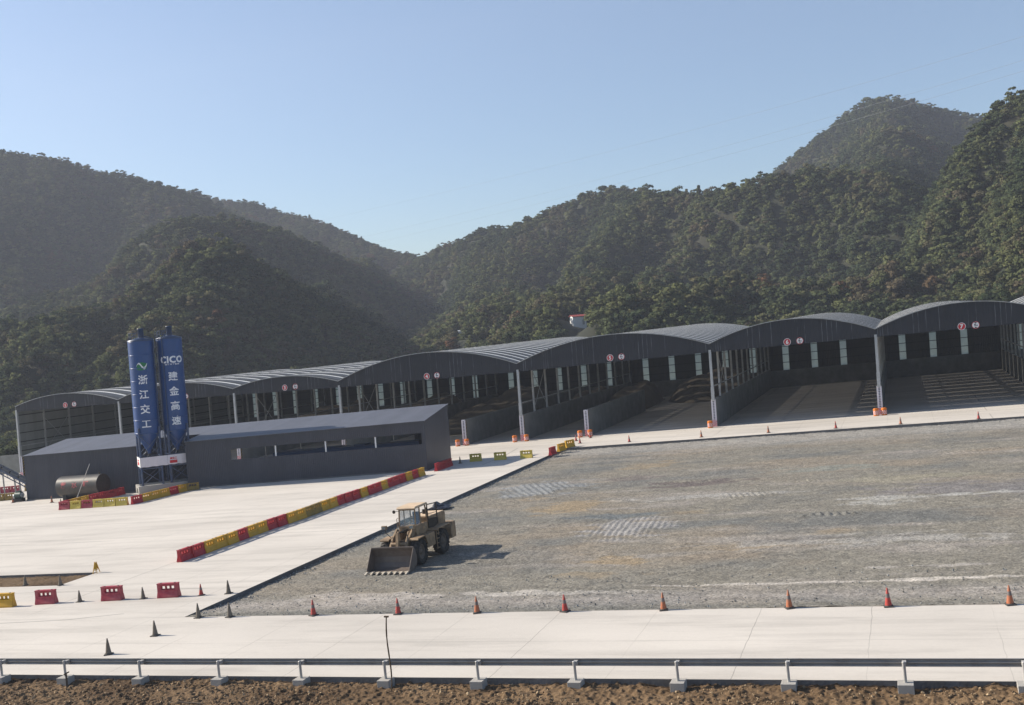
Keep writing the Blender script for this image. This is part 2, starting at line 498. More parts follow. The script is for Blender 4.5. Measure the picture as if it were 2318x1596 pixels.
def yard_material():
    m = bpy.data.materials.new('yard_concrete')
    m.use_nodes = True
    nt = m.node_tree
    L = nt.links
    b = nt.nodes['Principled BSDF']
    b.inputs['Roughness'].default_value = 0.85
    b.inputs['Specular IOR Level'].default_value = 0.2
    tc = _nn(nt, 'ShaderNodeTexCoord')
    def noise(scale, stretch, det=6.0, rough=0.6):
        mp = _nn(nt, 'ShaderNodeMapping'); mp.inputs['Scale'].default_value = stretch
        L.new(tc.outputs['Object'], mp.inputs['Vector'])
        n = _nn(nt, 'ShaderNodeTexNoise', Scale=scale, Detail=det, Roughness=rough)
        L.new(mp.outputs[0], n.inputs['Vector'])
        return n.outputs['Fac']
    def rng(src, a, bb, c, d):
        r = _nn(nt, 'ShaderNodeMapRange')
        r.inputs['From Min'].default_value = a; r.inputs['From Max'].default_value = bb
        r.inputs['To Min'].default_value = c; r.inputs['To Max'].default_value = d
        L.new(src, r.inputs['Value']); return r.outputs[0]
    def mth(op, a, bb=0):
        n = _nn(nt, 'ShaderNodeMath', operation=op)
        for i, v in enumerate((a, bb)):
            if isinstance(v, (int, float)): n.inputs[i].default_value = v
            else: L.new(v, n.inputs[i])
        return n.outputs[0]
    base = rng(noise(0.09, (0.6, 1.6, 1)), 0.3, 0.7, 0.85, 1.06)
    streak = rng(noise(0.5, (0.16, 1.4, 1), 8.0, 0.7), 0.48, 0.72, 1.0, 0.76)
    fine = rng(noise(6.0, (1, 1, 1), 8.0, 0.7), 0.3, 0.7, 0.965, 1.035)
    tone = mth('MULTIPLY', mth('MULTIPLY', base, streak), fine)
    # sawn and cast joints of the slabs
    sp = _nn(nt, 'ShaderNodeSeparateXYZ'); L.new(tc.outputs['Object'], sp.inputs[0])
    wob = rng(noise(0.7, (1, 1, 1), 3.0), 0.2, 0.8, -0.05, 0.05)
    def joint(coord, offs, period, width):
        t = mth('ADD', coord, wob)
        t = mth('DIVIDE', mth('SUBTRACT', t, offs), period)
        fr = mth('ABSOLUTE', mth('SUBTRACT', mth('FRACT', t), 0.5))
        return mth('LESS_THAN', mth('SUBTRACT', 0.5, fr), width / period)
    j1 = joint(sp.outputs['X'], -17.11, 5.05, 0.016)
    j2 = joint(sp.outputs['Y'], 46.8, 5.15, 0.02)
    near = mth('LESS_THAN', sp.outputs['Y'], 52.5)
    j1 = mth('MULTIPLY', j1, rng(noise(0.25, (1, 0.3, 1), 2.0), 0.35, 0.6, 0.15, 1.0))
    j2 = mth('MULTIPLY', mth('MULTIPLY', j2, near), 0.6)
    j3 = mth('MULTIPLY', joint(sp.outputs['X'], -52.9, 31.0, 0.05), mth('SUBTRACT', 1.0, near))
    j4 = mth('MULTIPLY', joint(sp.outputs['Y'], 78.0, 19.0, 0.07), mth('SUBTRACT', 1.0, near))
    jj = mth('MAXIMUM', mth('MAXIMUM', j1, j2), mth('MULTIPLY', mth('MAXIMUM', j3, j4), rng(noise(0.12, (1, 1, 1), 2.0), 0.4, 0.55, 0.0, 0.9)))
    tone = mth('MULTIPLY', tone, mth('SUBTRACT', 1.0, mth('MULTIPLY', jj, 0.42)))
    vm = _nn(nt, 'ShaderNodeVectorMath', operation='MULTIPLY')
    vm.inputs[0].default_value = (0.555, 0.512, 0.455)
    L.new(tone, vm.inputs[1]); L.new(vm.outputs[0], b.inputs['Base Color'])
    bp = _nn(nt, 'ShaderNodeBump', Strength=0.12, Distance=0.02)
    L.new(noise(9.0, (1, 1, 1)), bp.inputs['Height']); L.new(bp.outputs[0], b.inputs['Normal'])
    return m
M_YARD = yard_material()

def build_yard():
    xs = [-280, -75, -57.9, -40.3, 50, 130]; ys = [41.65, 52.0, 61.0, 65.0, 128.4, 212]
    b = MB()
    for i in range(5):
        for j in range(5):
            x0, x1, y0, y1 = xs[i], xs[i + 1], ys[j], ys[j + 1]
            if x0 == -40.3 and 52 <= y0 < 128: continue
            if x0 == -75 and y0 == 61: continue
            b.add([(x0, y0, 0), (x1, y0, 0), (x1, y1, 0), (x0, y1, 0)], [(0, 1, 2, 3)])
    o = b.build('concrete_yard', M_YARD, shear=True, recalc=False)
    tag(o, kind='structure')
    k = MB()
    def skirt(p, q):
        k.add([(*p, 0), (*q, 0), (*q, -1.1), (*p, -1.1)], [(0, 1, 2, 3)])
    skirt((-280, 41.65), (130, 41.65))
    skirt((-40.3, 52), (-40.3, 128.4)); skirt((-40.3, 128.4), (50, 128.4)); skirt((50, 128.4), (50, 52)); skirt((50, 52), (-40.3, 52))
    skirt((-75, 61), (-57.9, 61)); skirt((-57.9, 61), (-57.9, 65)); skirt((-57.9, 65), (-75, 65)); skirt((-75, 65), (-75, 61))
    o = k.build('kerb', M_CONCD, shear=True)
    tag(o, kind='structure')
build_yard()

def yard_lines():
    b = MB()
    for pts, wd in (([(0, 1193), (180, 1190), (330, 1182), (470, 1172), (548, 1168)], .10), ([(0, 1161), (70, 1152), (135, 1139)], .09), ([(0, 1411), (150, 1403), (280, 1389)], .10),
                    ([(600, 1190), (545, 1206), (480, 1212)], .07), ([(1092, 1052), (1145, 1030), (1172, 1014)], .14)):
        P = [G(*p)[:2] for p in pts]
        for (x0, y0), (x1, y1) in zip(P[:-1], P[1:]):
            d = np.array([x1 - x0, y1 - y0]); n_ = np.array([-d[1], d[0]]) / np.linalg.norm(d) * wd / 2
            b.add([(x0 - n_[0], y0 - n_[1], .004), (x1 - n_[0], y1 - n_[1], .004), (x1 + n_[0], y1 + n_[1], .004), (x0 + n_[0], y0 + n_[1], .004)], [(0, 1, 2, 3)])
    o = b.build('yard_joint_line', mat('joint_sealant', (.28, .265, .24), .9, 0, .3, 1.0), shear=True)
    tag(o, kind='structure')
yard_lines()

M_GRAVEL = tint_material('gravel_ground', 120.0, 0.5, 0.9, 0.045)
M_SOIL = tint_material('soil_ground', 160.0, 0.35, 0.8, 0.03)

def build_gravel():
    xs = np.concatenate([np.arange(-40.3, 22, 0.13), np.arange(22, 50.1, 1.0)])
    xs[-1] = 50.0
    ys = np.concatenate([np.arange(52.0, 95, 0.12), np.arange(95, 128.3, 0.22), [128.4]])
    X, Y = np.meshgrid(xs, ys)
    z = -0.27 * np.clip((Y - 52) / 5.0, 0, 1) ** 0.7 - 0.012
    z = z + 0.08 * fbm(X / 6, Y / 4, 3, 3) + 0.05 * fbm(X / 1.3, Y / 0.8, 4, 11) + 0.045 * fbm(X / 0.3, Y / 0.28, 2, 17)
    ruts = vnoise(X / 9 + 5, Y / 0.45 + 0.12 * X, 31)
    z = z + 0.045 * ruts * (vnoise(X / 8, Y / 8, 5) > 0.0)
    col = np.zeros(X.shape + (4,)); col[..., 3] = 1
    c0 = np.array([0.195, 0.180, 0.149]); c1 = np.array([0.222, 0.188, 0.145]); c2 = np.array([0.147, 0.145, 0.133]); c3 = np.array([0.250, 0.227, 0.198])
    def mixc(c, cc, t):
        t = np.clip(t, 0, 1)[..., None]
        c[..., :3] = c[..., :3] * (1 - t) + cc * t
    col[..., :3] = c0
    mixc(col, c1, (fbm(X / 11, Y / 5, 5, 41) - 0.02) * 1.8)
    mixc(col, c2, (fbm(X / 8 + 4, Y / 4.2, 5, 57) - 0.03) * 2.2)
    mixc(col, c3, (fbm(X / 9 + 9, Y / 2.2, 6, 77) - 0.18) * 2.6)
    mixc(col, np.array([0.30, 0.285, 0.26]), np.clip((Y - 118) / 8, 0, 0.7) + 0 * X)
    # the strip next to the near road: dusty, then a darker line of loose stone
    mixc(col, np.array([0.30, 0.27, 0.24]), np.clip(1 - np.abs(Y - 55.0 - 0.5 * vnoise(X / 7, Y * 0, 9)) / 2.3, 0, 1) * 0.75)
    mixc(col, np.array([0.155, 0.15, 0.13]), np.clip(1 - np.abs(Y - 52.7 + 0.5 * vnoise(X / 3, X * 0, 8)) / 0.7, 0, 1) * 0.75)
    g5 = 1 + 0.24 * fbm(X / 0.9, Y / 0.5, 4, 191) + 0.14 * fbm(X / 0.22, Y / 0.2, 2, 195)
    jit = fbm(X / 1.6, Y / 0.8, 5, 91) * 1.4
    def patch(px, py, rx, ry, c, s=1.0, ang=0.0):
        g = G(px, py)
        dx = X - g[0]; dy = Y - g[1]
        u = dx * math.cos(ang) + dy * math.sin(ang); v = -dx * math.sin(ang) + dy * math.cos(ang)
        d = np.sqrt((u / rx) ** 2 + (v / ry) ** 2) + jit * 0.9
        mixc(col, np.array(c), np.clip((1.15 - d) * 2.2, 0, 1) * s)
    OCH = (0.27, 0.205, 0.125)
    patch(1290, 1140, 3.2, 2.6, OCH, 0.7); patch(1385, 1255, 2.0, 1.4, OCH, 0.75); patch(1330, 1290, 2.6, 0.7, OCH, 0.4)
    patch(1480, 1047, 3.0, 2.6, OCH, 0.5); patch(1570, 1150, 2.0, 0.8, OCH, 0.4); patch(1700, 1228, 3.2, 1.0, OCH, 0.45)
    patch(1880, 1192, 1.6, 0.8, OCH, 0.4); patch(1210, 1120, 2.0, 1.5, OCH, 0.35)
    patch(1575, 1087, 4.5, 2.0, (0.12, 0.10, 0.095), 0.85); patch(1440, 1075, 2.2, 1.6, (0.14, 0.12, 0.11), 0.7)
    patch(1390, 1160, 3.6, 1.3, (0.125, 0.14, 0.145), 0.8); patch(2200, 1095, 6.5, 3.2, (0.165, 0.155, 0.16), 0.6)
    patch(1220, 1100, 4.0, 4.2, (0.20, 0.21, 0.215), 0.8)
    patch(1425, 1187, 2.8, 3.3, (0.28, 0.27, 0.26), 0.75); patch(2000, 1210, 7.5, 1.7, (0.30, 0.285, 0.26), 0.7)
    patch(1600, 1115, 6.0, 1.2, (0.33, 0.32, 0.30), 0.5); patch(2120, 1112, 5, 0.7, (0.36, 0.35, 0.32), 0.7); patch(1990, 1122, 2.6, 1.6, (0.33, 0.32, 0.29), 0.7)
    patch(2010, 1075, 5.0, 2.0, (0.25, 0.232, 0.17), 0.5); patch(1850, 1055, 5, 2, (0.19, 0.20, 0.175), 0.7)
    patch(1880, 1208, 4.0, 0.6, (0.13, 0.12, 0.11), 0.6)
    patch(1590, 1312, 5.0, 0.16, (0.46, 0.42, 0.37), 0.7, -0.02); patch(2120, 1296, 4.6, 0.26, (0.46, 0.42, 0.37), 0.8, 0.05)
    patch(1925, 1303, 2.6, 0.16, (0.44, 0.40, 0.35), 0.7); patch(2180, 1318, 3.0, 0.14, (0.42, 0.38, 0.33), 0.6)
    patch(870, 1340, 7.0, 0.9, (0.38, 0.345, 0.31), 0.6, 0.03); patch(1180, 1332, 5.0, 0.5, (0.40, 0.37, 0.33), 0.6)
    patch(2130, 1268, 3.5, 0.35, (0.36, 0.33, 0.30), 0.5)
    col[..., :3] *= g5[..., None]
    # ridges pressed by tyres and tracks
    def treads(px, py, rx, ry, ang, wl, amp):
        g = G(px, py)
        dx = X - g[0]; dy = Y - g[1]
        win = np.clip(1.25 - np.sqrt((dx / rx) ** 2 + (dy / ry) ** 2) - jit * 0.5, 0, 1)
        t = dx * math.cos(ang) + dy * math.sin(ang) + 0.25 * vnoise(dx / 2, dy / 2, 3)
        return amp * np.minimum(win * 2, 1) * (0.5 + 0.5 * np.sin(2 * PI * t / wl)) ** 1.5
    z = z + treads(1425, 1187, 2.9, 3.6, 0.10, 0.46, 0.085)
    z = z + treads(1220, 1100, 3.6, 4.0, 0.5, 0.62, 0.10)
    z = z + treads(1620, 1017, 1.8, 1.6, 0.4, 0.42, 0.08) + treads(1700, 1112, 2.0, 1.1, 0.3, 0.45, 0.09)
    z = z + treads(2200, 1012, 2.4, 1.4, 0.25, 0.45, 0.08) + treads(1850, 1079, 1.6, 0.9, 0.3, 0.4, 0.07)
    z = z + treads(1120, 1265, 3.2, 0.8, 1.45, 0.30, 0.07) + treads(740, 1330, 3.0, 0.6, 1.5, 0.3, 0.05)
    z = z + treads(1870, 1155, 1.8, 0.4, 0.2, 0.55, 0.16) + treads(1540, 1085, 3.6, 0.9, 0.4, 0.4, 0.1)
    z = z + treads(960, 1300, 5.0, 0.6, 1.5, 0.35, 0.06)
    # long curved wheel tracks left by the loader, in pairs
    rt = random.Random(8)
    for k in range(13):
        cx0 = rt.uniform(-38, 4); cy0 = rt.uniform(60, 118); a0_ = rt.uniform(-.35, .35) ; kr = rt.uniform(-.03, .03); ln = rt.uniform(14, 30)
        dx = X - cx0; dy = Y - cy0
        u = dx * math.cos(a0_) + dy * math.sin(a0_); v = -dx * math.sin(a0_) + dy * math.cos(a0_) - kr * u * u
        env = np.clip(1.3 - np.abs(u) / ln - jit * .25, 0, 1)
        for off in (-1.05, 1.05):
            q = np.exp(-((v - off) / .27) ** 2) * env
            z = z - .03 * q + .02 * np.exp(-((np.abs(v - off) - .42) / .12) ** 2) * env + .02 * q * np.sin(2 * PI * (u + .5 * np.abs(v - off)) / .42)
            mixc(col, np.array([0.150, 0.138, 0.118]) if k % 2 else np.array([0.235, 0.215, 0.19]), q * .3)
    o = grid_mesh('gravel_yard', xs, ys, z + K * X, M_GRAVEL, attr=col)
    tag(o, kind='structure')
build_gravel()

def build_soil():
    rng = np.random.default_rng(3)
    def tintmap(X, Y, s):
        col = np.zeros(X.shape + (4,)); col[..., 3] = 1
        t = np.clip(0.5 + fbm(X / 3 * s, Y / 2 * s, 4, 5) * 1.3, 0, 1)[..., None]
        col[..., :3] = np.array([0.088, 0.055, 0.030]) * (1 - t) + np.array([0.165, 0.108, 0.060]) * t
        return col
    def lumps(X, Y):
        a = fbm(X / 1.6, Y / 1.2, 3, 7) * 0.10
        b = np.abs(fbm(X / 0.33, Y / 0.33, 2, 21)) * 0.16
        c = np.clip(fbm(X / 0.16, Y / 0.16, 3, 45), -0.1, 1) * 0.13
        return a + b + c
    def zz(X, Y):
        up = np.clip((41.6 - Y) / 4.0, 0, 1)
        return -0.24 + 0.06 * up + 0.10 * vnoise(X / 2.6, Y * 0, 12) + lumps(X, Y)
    xs = np.arange(-46, 10.01, 0.045); ys = np.append(np.arange(37.0, 41.62, 0.045), 41.64)
    X, Y = np.meshgrid(xs, ys)
    o = grid_mesh('soil_bank', xs, ys, zz(X, Y) + K * X, M_SOIL, attr=tintmap(X, Y, 1))
    tag(o, kind='structure')
    # the rest of the bank, coarser
    xs = np.concatenate([np.arange(-280, -46, 6.0), [-46.0], np.arange(-40, 10, 5.0), [10.0], np.arange(16, 131, 6.0)]); ys = np.concatenate([np.arange(-60, 37, 3.0), [37.0, 41.64]])
    X, Y = np.meshgrid(xs, ys)
    cx = (xs[:-1] + xs[1:]) / 2; cy = (ys[:-1] + ys[1:]) / 2
    CXX, CYY = np.meshgrid(cx, cy)
    mask = ~((CXX > -46) & (CXX < 10) & (CYY > 37.0))
    o = grid_mesh('soil_bank', xs, ys, -0.13 + 0.3 * fbm(X / 9, Y / 9, 2, 7) * (Y < 36.9) + K * X, M_SOIL, mask=mask, attr=tintmap(X, Y, 0.3))
    tag(o, kind='structure')
    # soil in the planting pit
    xs = np.arange(-75, -57.85, 0.12); xs[-1] = -57.9; ys = np.linspace(61, 65, 34)
    X, Y = np.meshgrid(xs, ys)
    o = grid_mesh('pit_soil', xs, ys, -0.24 + lumps(X, Y) * 0.7 + K * X, M_SOIL, attr=tintmap(X, Y, 1) * 0.75)
    tag(o, kind='structure')
    # loose stones on the bank
    phi = [(0, 0, 1), (0, 0, -1), (1, 0, 0), (-1, 0, 0), (0, 1, 0), (0, -1, 0), (.6, .6, .55), (-.6, .6, -.5), (.6, -.6, -.5), (-.6, -.6, .5)]
    bm = bmesh.new()
    for p in phi: bm.verts.new(p)
    bmesh.ops.convex_hull(bm, input=bm.verts)
    bm.verts.index_update()
    bv = np.array([v.co[:] for v in bm.verts]); bf = np.array([[v.index for v in f.verts] for f in bm.faces if len(f.verts) == 3]); bm.free()
    N = 9000
    px = rng.uniform(-44, 8, N); py = 41.45 - 4.2 * rng.random(N) ** 0.8
    keep = vnoise(px / 1.7, py / 1.2, 61) + 0.3 * rng.random(N) > 0.0
    px, py = px[keep], py[keep]; N = len(px)
    r = 0.018 + 0.055 * rng.random(N) ** 3.0
    sc3 = rng.uniform(0.6, 1.3, (N, 1, 3)) * r[:, None, None]
    ang = rng.uniform(0, 6.28, N); ca, sa = np.cos(ang), np.sin(ang)
    V = bv[None] * (1 + rng.uniform(-.25, .25, (N, len(bv), 3))) * sc3
    Vx = V[..., 0] * ca[:, None] - V[..., 1] * sa[:, None]; Vy = V[..., 0] * sa[:, None] + V[..., 1] * ca[:, None]
    zc = zz(px, py) + K * px + r * 0.35
    P = np.stack([Vx + px[:, None], Vy + py[:, None], V[..., 2] + zc[:, None]], -1).reshape(-1, 3)
    Fq = (bf[None] + (np.arange(N) * len(bv))[:, None, None]).reshape(-1, 3)
    me = bpy.data.meshes.new('loose_stones')
    me.from_pydata(P.tolist(), [], Fq.tolist())
    c = np.ones((N, len(bv), 4)); t = rng.random((N, 1, 1))
    c[..., :3] = np.array([0.13, 0.085, 0.05]) * (1 - t) + np.array([0.42, 0.31, 0.19]) * t ** 1.5
    a = me.attributes.new('tint', 'FLOAT_COLOR', 'POINT'); a.data.foreach_set('color', c.astype(np.float32).ravel())
    me.materials.append(M_SOIL)
    o = bpy.data.objects.new('loose_stones', me); COL.objects.link(o)
    tag(o, 'pale and brown loose stones strewn over the soil bank under the guardrail', 'stones', kind='stuff')
    # stones scattered along the gravel edge
    N = 6500
    side = rng.random(N) < 0.45
    px = np.where(side, -40.2 + 1.3 * rng.random(N) ** 2, rng.uniform(-40, 18, N))
    py = np.where(side, rng.uniform(53, 128, N), np.where(rng.random(N) < 0.4, 128.2 - 1.2 * rng.random(N), 52.2 + 9 * rng.random(N) ** 1.6))
    r = 0.014 + 0.045 * rng.random(N) ** 3
    sc3 = rng.uniform(0.6, 1.3, (N, 1, 3)) * r[:, None, None]
    V = bv[None] * (1 + rng.uniform(-.25, .25, (N, len(bv), 3))) * sc3
    zc = -0.27 * np.clip((py - 52) / 5.0, 0, 1) ** 0.7 + K * px + r * 0.3
    P = (V + np.stack([px, py, zc], -1)[:, None]).reshape(-1, 3)
    Fq = (bf[None] + (np.arange(N) * len(bv))[:, None, None]).reshape(-1, 3)
    me = bpy.data.meshes.new('loose_gravel'); me.from_pydata(P.tolist(), [], Fq.tolist())
    c = np.ones((N, len(bv), 4)); t = rng.random((N, 1, 1))
    c[..., :3] = np.array([0.19, 0.18, 0.16]) * (1 - t) + np.array([0.40, 0.39, 0.36]) * t
    a = me.attributes.new('tint', 'FLOAT_COLOR', 'POINT'); a.data.foreach_set('color', c.astype(np.float32).ravel())
    me.materials.append(M_GRAVEL)
    o = bpy.data.objects.new('loose_gravel', me); COL.objects.link(o)
    tag(o, 'grey loose stones lying on the gravel yard along its edges', 'stones', kind='stuff')
build_soil()

# ================================================================== SHEDS
YF, DEPTH = 141.5, 66.0
YB = YF + DEPTH
BX = [-140.2, -119.0, -97.1, -78.7, -50.4, -23.5, -2.8, 16.8, 37.5]
VZ = [12.0, 11.45, 11.35, 10.9, 10.88, 10.95, 10.75, 11.0, 11.0]
GB = [11.1, 10.85, 10.35, 9.95, 9.72, 9.85, 9.75, 9.7, 9.7]
CROWN = [13.35, 13.1, 12.45, 13.75, 13.55, 13.1, 12.95, 13.2]
WALLH = 3.6
def arc(i, t):
    za, zb = VZ[i], VZ[i + 1]
    base = za + (zb - za) * t
    s = CROWN[i] - (za + zb) / 2
    return base + s * (1 - (2 * t - 1) ** 2)
NA = 20
def build_bay(i):
    x0, x1 = BX[i], BX[i + 1]
    ord_ = ['leftmost', 'second', 'third', 'fourth', 'fifth', 'sixth', 'seventh', 'eighth'][i]
    num = {0: '1', 2: '3', 3: '4', 4: '5', 5: '6', 6: '7'}.get(i)
    lab = 'dark grey open storage shed with arched roof, ' + ('sign number %s on its front' % num if num else ('half hidden by the blue silos' if i == 1 else 'cut by the right edge of the photo'))
    t = empty('storage_shed', (x0 + x1) / 2, YF, 0, tilt=False)
    tag(t, lab, 'storage shed', 'arched storage sheds standing side by side')
    inv = Matrix.Translation(-Vector(t.location))
    def fin(mb, name, mt, **kw):
        o = mb.build(name, mt, shear=True, **kw)
        o.data.transform(inv)
        o.parent = t
        return o
    xs = [x0 + (x1 - x0) * k / NA for k in range(NA + 1)]
    zs = [arc(i, k / NA) for k in range(NA + 1)]
    # roof of profiled sheet in bands with translucent strips between them
    period, sw = {3: 3.3, 4: 3.3, 5: 6.4, 6: 6.4, 7: 6.4}.get(i, 4.2), (1.0 if i > 4 else 0.8)
    y = YF - 0.25
    bands = []; strips = []
    while y < YB:
        e = min(y + period - sw, YB + 0.1); bands.append((y, e))
        if e < YB - 1: strips.append((e, min(e + sw, YB)))
        y = e + sw
    b = MB(); th = 0.05
    for (ya, yb) in bands:
        for k in range(NA):
            P = [(xs[k], zs[k]), (xs[k + 1], zs[k + 1])]
            vs = [(P[0][0], ya, P[0][1]), (P[1][0], ya, P[1][1]), (P[1][0], yb, P[1][1]), (P[0][0], yb, P[0][1])]
            vs2 = [(a, c, d - th) for a, c, d in vs]
            b.add(vs + vs2, [(0, 1, 2, 3), (7, 6, 5, 4), (0, 4, 5, 1), (2, 6, 7, 3)], True)
    fin(b, 'roof', M_ROOF, recalc=False)
    s0 = None
    for q, (ya, yb) in enumerate(strips):
        if s0 is None:
            b = MB()
            for k in range(NA):
                b.add([(xs[k], ya, zs[k] + .01), (xs[k + 1], ya, zs[k + 1] + .01), (xs[k + 1], yb, zs[k + 1] + .01), (xs[k], yb, zs[k] + .01)], [(0, 1, 2, 3)], True)
            s0 = fin(b, 'skylight_strip', M_STRIP, recalc=False); ybase = ya
        else:
            c = s0.copy(); COL.objects.link(c); c.location.y = ya - ybase
    # front cladding: arch above, level edge below
    b = MB()
    def front(y0, y1, zlow):
        for k in range(NA):
            ta, tb = k / NA, (k + 1) / NA
            la = zlow(ta); lb = zlow(tb)
            vs = []
            for yy in (y0, y1):
                vs += [(xs[k], yy, la), (xs[k + 1], yy, lb), (xs[k + 1], yy, zs[k + 1] - .06), (xs[k], yy, zs[k] - .06)]
            b.add(vs, [(0, 1, 2, 3), (7, 6, 5, 4), (0, 4, 5, 1)])
    front(YF - 0.12, YF - 0.02, lambda q: GB[i] + (GB[i + 1] - GB[i]) * q)
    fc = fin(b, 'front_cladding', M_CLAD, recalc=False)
    # thin bright verge trim on the arch
    b = MB()
    for k in range(NA):
        b.bar((xs[k], YF - 0.27, zs[k] + .0), (xs[k + 1], YF - 0.27, zs[k + 1] + .0), 0.06, 0.10)
    fin(b, 'verge_trim', M_POST)
    # back wall
    b = MB()
    pans = []
    xx = x0 + 2.6
    while xx < x1 - 2.5:
        pans.append((xx, xx + 1.15)); xx += 5.2
    zt = 10.9
    cuts = [x0] + [c for p in pans for c in p] + [x1]
    for q in range(0, len(cuts), 2):
        b.box(cuts[q], cuts[q + 1], YB, YB + 0.08, 3.2, zt)
    for (a, c) in pans:
        b.box(a, c, YB, YB + 0.08, 8.9, zt)
    for k in range(NA):
        vs = []
        for yy in (YB, YB + 0.08):
            vs += [(xs[k], yy, zt), (xs[k + 1], yy, zt), (xs[k + 1], yy, zs[k + 1]), (xs[k], yy, zs[k])]
        b.add(vs, [(0, 1, 2, 3), (7, 6, 5, 4)])
    fin(b, 'back_wall', M_BACKCLAD, recalc=False)
    b = MB(); b.box(x0, x1, YB - 0.1, YB + 0.25, -0.3, 3.2)
    fin(b, 'back_plinth', M_CONC)
    for (a, c) in pans:
        b = MB(); b.box(a, c, YB + 0.02, YB + 0.05, 3.2, 8.9)
        fin(b, 'wall_light_panel', M_PANEL)
    b = MB()
    for zz_ in (4.6, 6.1, 7.6):
        b.box(x0, x1, YB - 0.1, YB - 0.02, zz_, zz_ + 0.1)
    fin(b, 'girt', M_BLACK)
    # posts of the line at the left of the bay
    p0 = None
    for k in range(12):
        if k == 0:
            b = MB(); b.box(x0 - .16, x0 + .16, YF - .16, YF + .16, 5.3, GB[i] + .3)
            fin(b, 'front_post', M_STEEL)
            b = MB(); b.box(x0 - .2, x0 + .2, YF - .2, YF + .2, WALLH - .1, 5.3)
            fin(b, 'front_post', M_STEEL)
            continue
        if p0 is None:
            b = MB(); b.box(x0 - .13, x0 + .13, YF + 6 - .13, YF + 6 + .13, WALLH - .1, VZ[i] - .1)
            p0 = fin(b, 'post', M_POST)
        else:
            c = p0.copy(); COL.objects.link(c); c.location.y = (k - 1) * 6.0 - (0.4 if k == 11 else 0)
    b = MB(); b.bar((x0, YF, 5.3), (x0, YB, 5.3), 0.13); fin(b, 'rail', M_POST)
    b = MB(); b.box(x0 - .12, x0 + .12, YF, YB, VZ[i] - .55, VZ[i] - .12); fin(b, 'valley_beam', M_POST)
    b = MB()
    b.bar((x0, YF + 6, 4), (x0, YF + 12, 9.6), 0.06); b.bar((x0, YF + 12, 4), (x0, YF + 6, 9.6), 0.06)
    fin(b, 'brace', M_POST)
    # trusses under the roof
    for k in range(1, 11, 2):
        b = MB()
        yy = YF + 6 * k
        for j in range(0, NA, 2):
            b.bar((xs[j], yy, zs[j] - .2), (xs[j + 2], yy, zs[j + 2] - .2), .1)
        b.bar((x0, yy, VZ[i] - .35), (x1, yy, VZ[i + 1] - .35), .06)
        fin(b, 'truss', M_BLACK)
    if i == 0:
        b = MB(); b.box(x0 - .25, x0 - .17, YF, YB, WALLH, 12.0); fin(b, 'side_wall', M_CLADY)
        b = MB()
        for zz_ in (4.4, 5.9, 7.4, 8.9, 10.4): b.box(x0 - .17, x0 - .05, YF, YB, zz_, zz_ + .14)
        fin(b, 'girt', M_BLACK)
    # signs
    SX = {0: (-129.72, 11.42, -127.9), 2: (-87.93, 10.72, -86.1), 3: (-64.3, 10.33, -62.7), 4: (-36.98, 10.4, -35.4), 5: (-13.55, 10.2, -11.97), 6: (7.16, 10.02, 8.73), 1: (-108.0, 10.9, -105.9)}
    if i in SX:
        xa, zc, xb = SX[i]
        if i == 1:
            xb = -105.9
        if num:
            b = MB()
            b.cyl((xa, YF - .17, zc), (xa, YF - .14, zc), 0.46, n=32, smooth=False)
            sg = fin(b, 'number_sign', M_SIGNRED)
            for nm, r0, r1, mm in (('ring', 0.46, 0.40, M_WHITEP),):
                b = MB(); vs = []
                for r in (r0, r1):
                    for q in range(40):
                        a = 2 * PI * q / 40; vs.append((xa + r * math.cos(a), YF - .176, zc + r * math.sin(a)))
                b.add(vs, [(q, (q + 1) % 40, 40 + (q + 1) % 40, 40 + q) for q in range(40)])
                o = fin(b, nm, mm); par(o, sg)
            v, f = text_mesh(num, 0.70, 0.03)
            b = MB(); b.add([(x + xa, YF - .18, z + zc) for x, y, z in v], f)
            o = fin(b, 'digit', M_WHITEP, recalc=False); par(o, sg)
        b = MB()
        b.cyl((xb, YF - .17, zc), (xb, YF - .14, zc), 0.44, n=32, smooth=False)
        sg = fin(b, 'height_limit_sign', M_WHITEP)
        b = MB(); vs = []
        for r in (0.44, 0.385):
            for q in range(40):
                a = 2 * PI * q / 40; vs.append((xb + r * math.cos(a), YF - .176, zc + r * math.sin(a)))
        b.add(vs, [(q, (q + 1) % 40, 40 + (q + 1) % 40, 40 + q) for q in range(40)])
        par(fin(b, 'ring', M_SIGNRED), sg)
        for sgn in (1, -1):
            b = MB()
            b.add([(xb - .17, YF - .18, zc + sgn * .35), (xb + .17, YF - .18, zc + sgn * .35), (xb, YF - .18, zc + sgn * .17)], [(0, 1, 2) if sgn < 0 else (2, 1, 0)])
            par(fin(b, 'arrow', M_BLACK, recalc=False), sg)
        v, f = text_mesh('9', 0.42, 0.018); v2, f2 = text_mesh('m', 0.24, 0.012)
        b = MB(); b.add([(x + xb - .08, YF - .18, z + zc) for x, y, z in v], f); b.add([(x + xb + .14, YF - .18, z + zc - .05) for x, y, z in v2], f2)
        par(fin(b, 'height_text', M_DARKLET, recalc=False), sg)
    return t
def par(o, p):
    """make o a child of p without moving it"""
    o.parent = p
    if p.location.length > 0:
        o.data.transform(Matrix.Translation(-Vector(p.location)))
for i in range(8):
    build_bay(i)

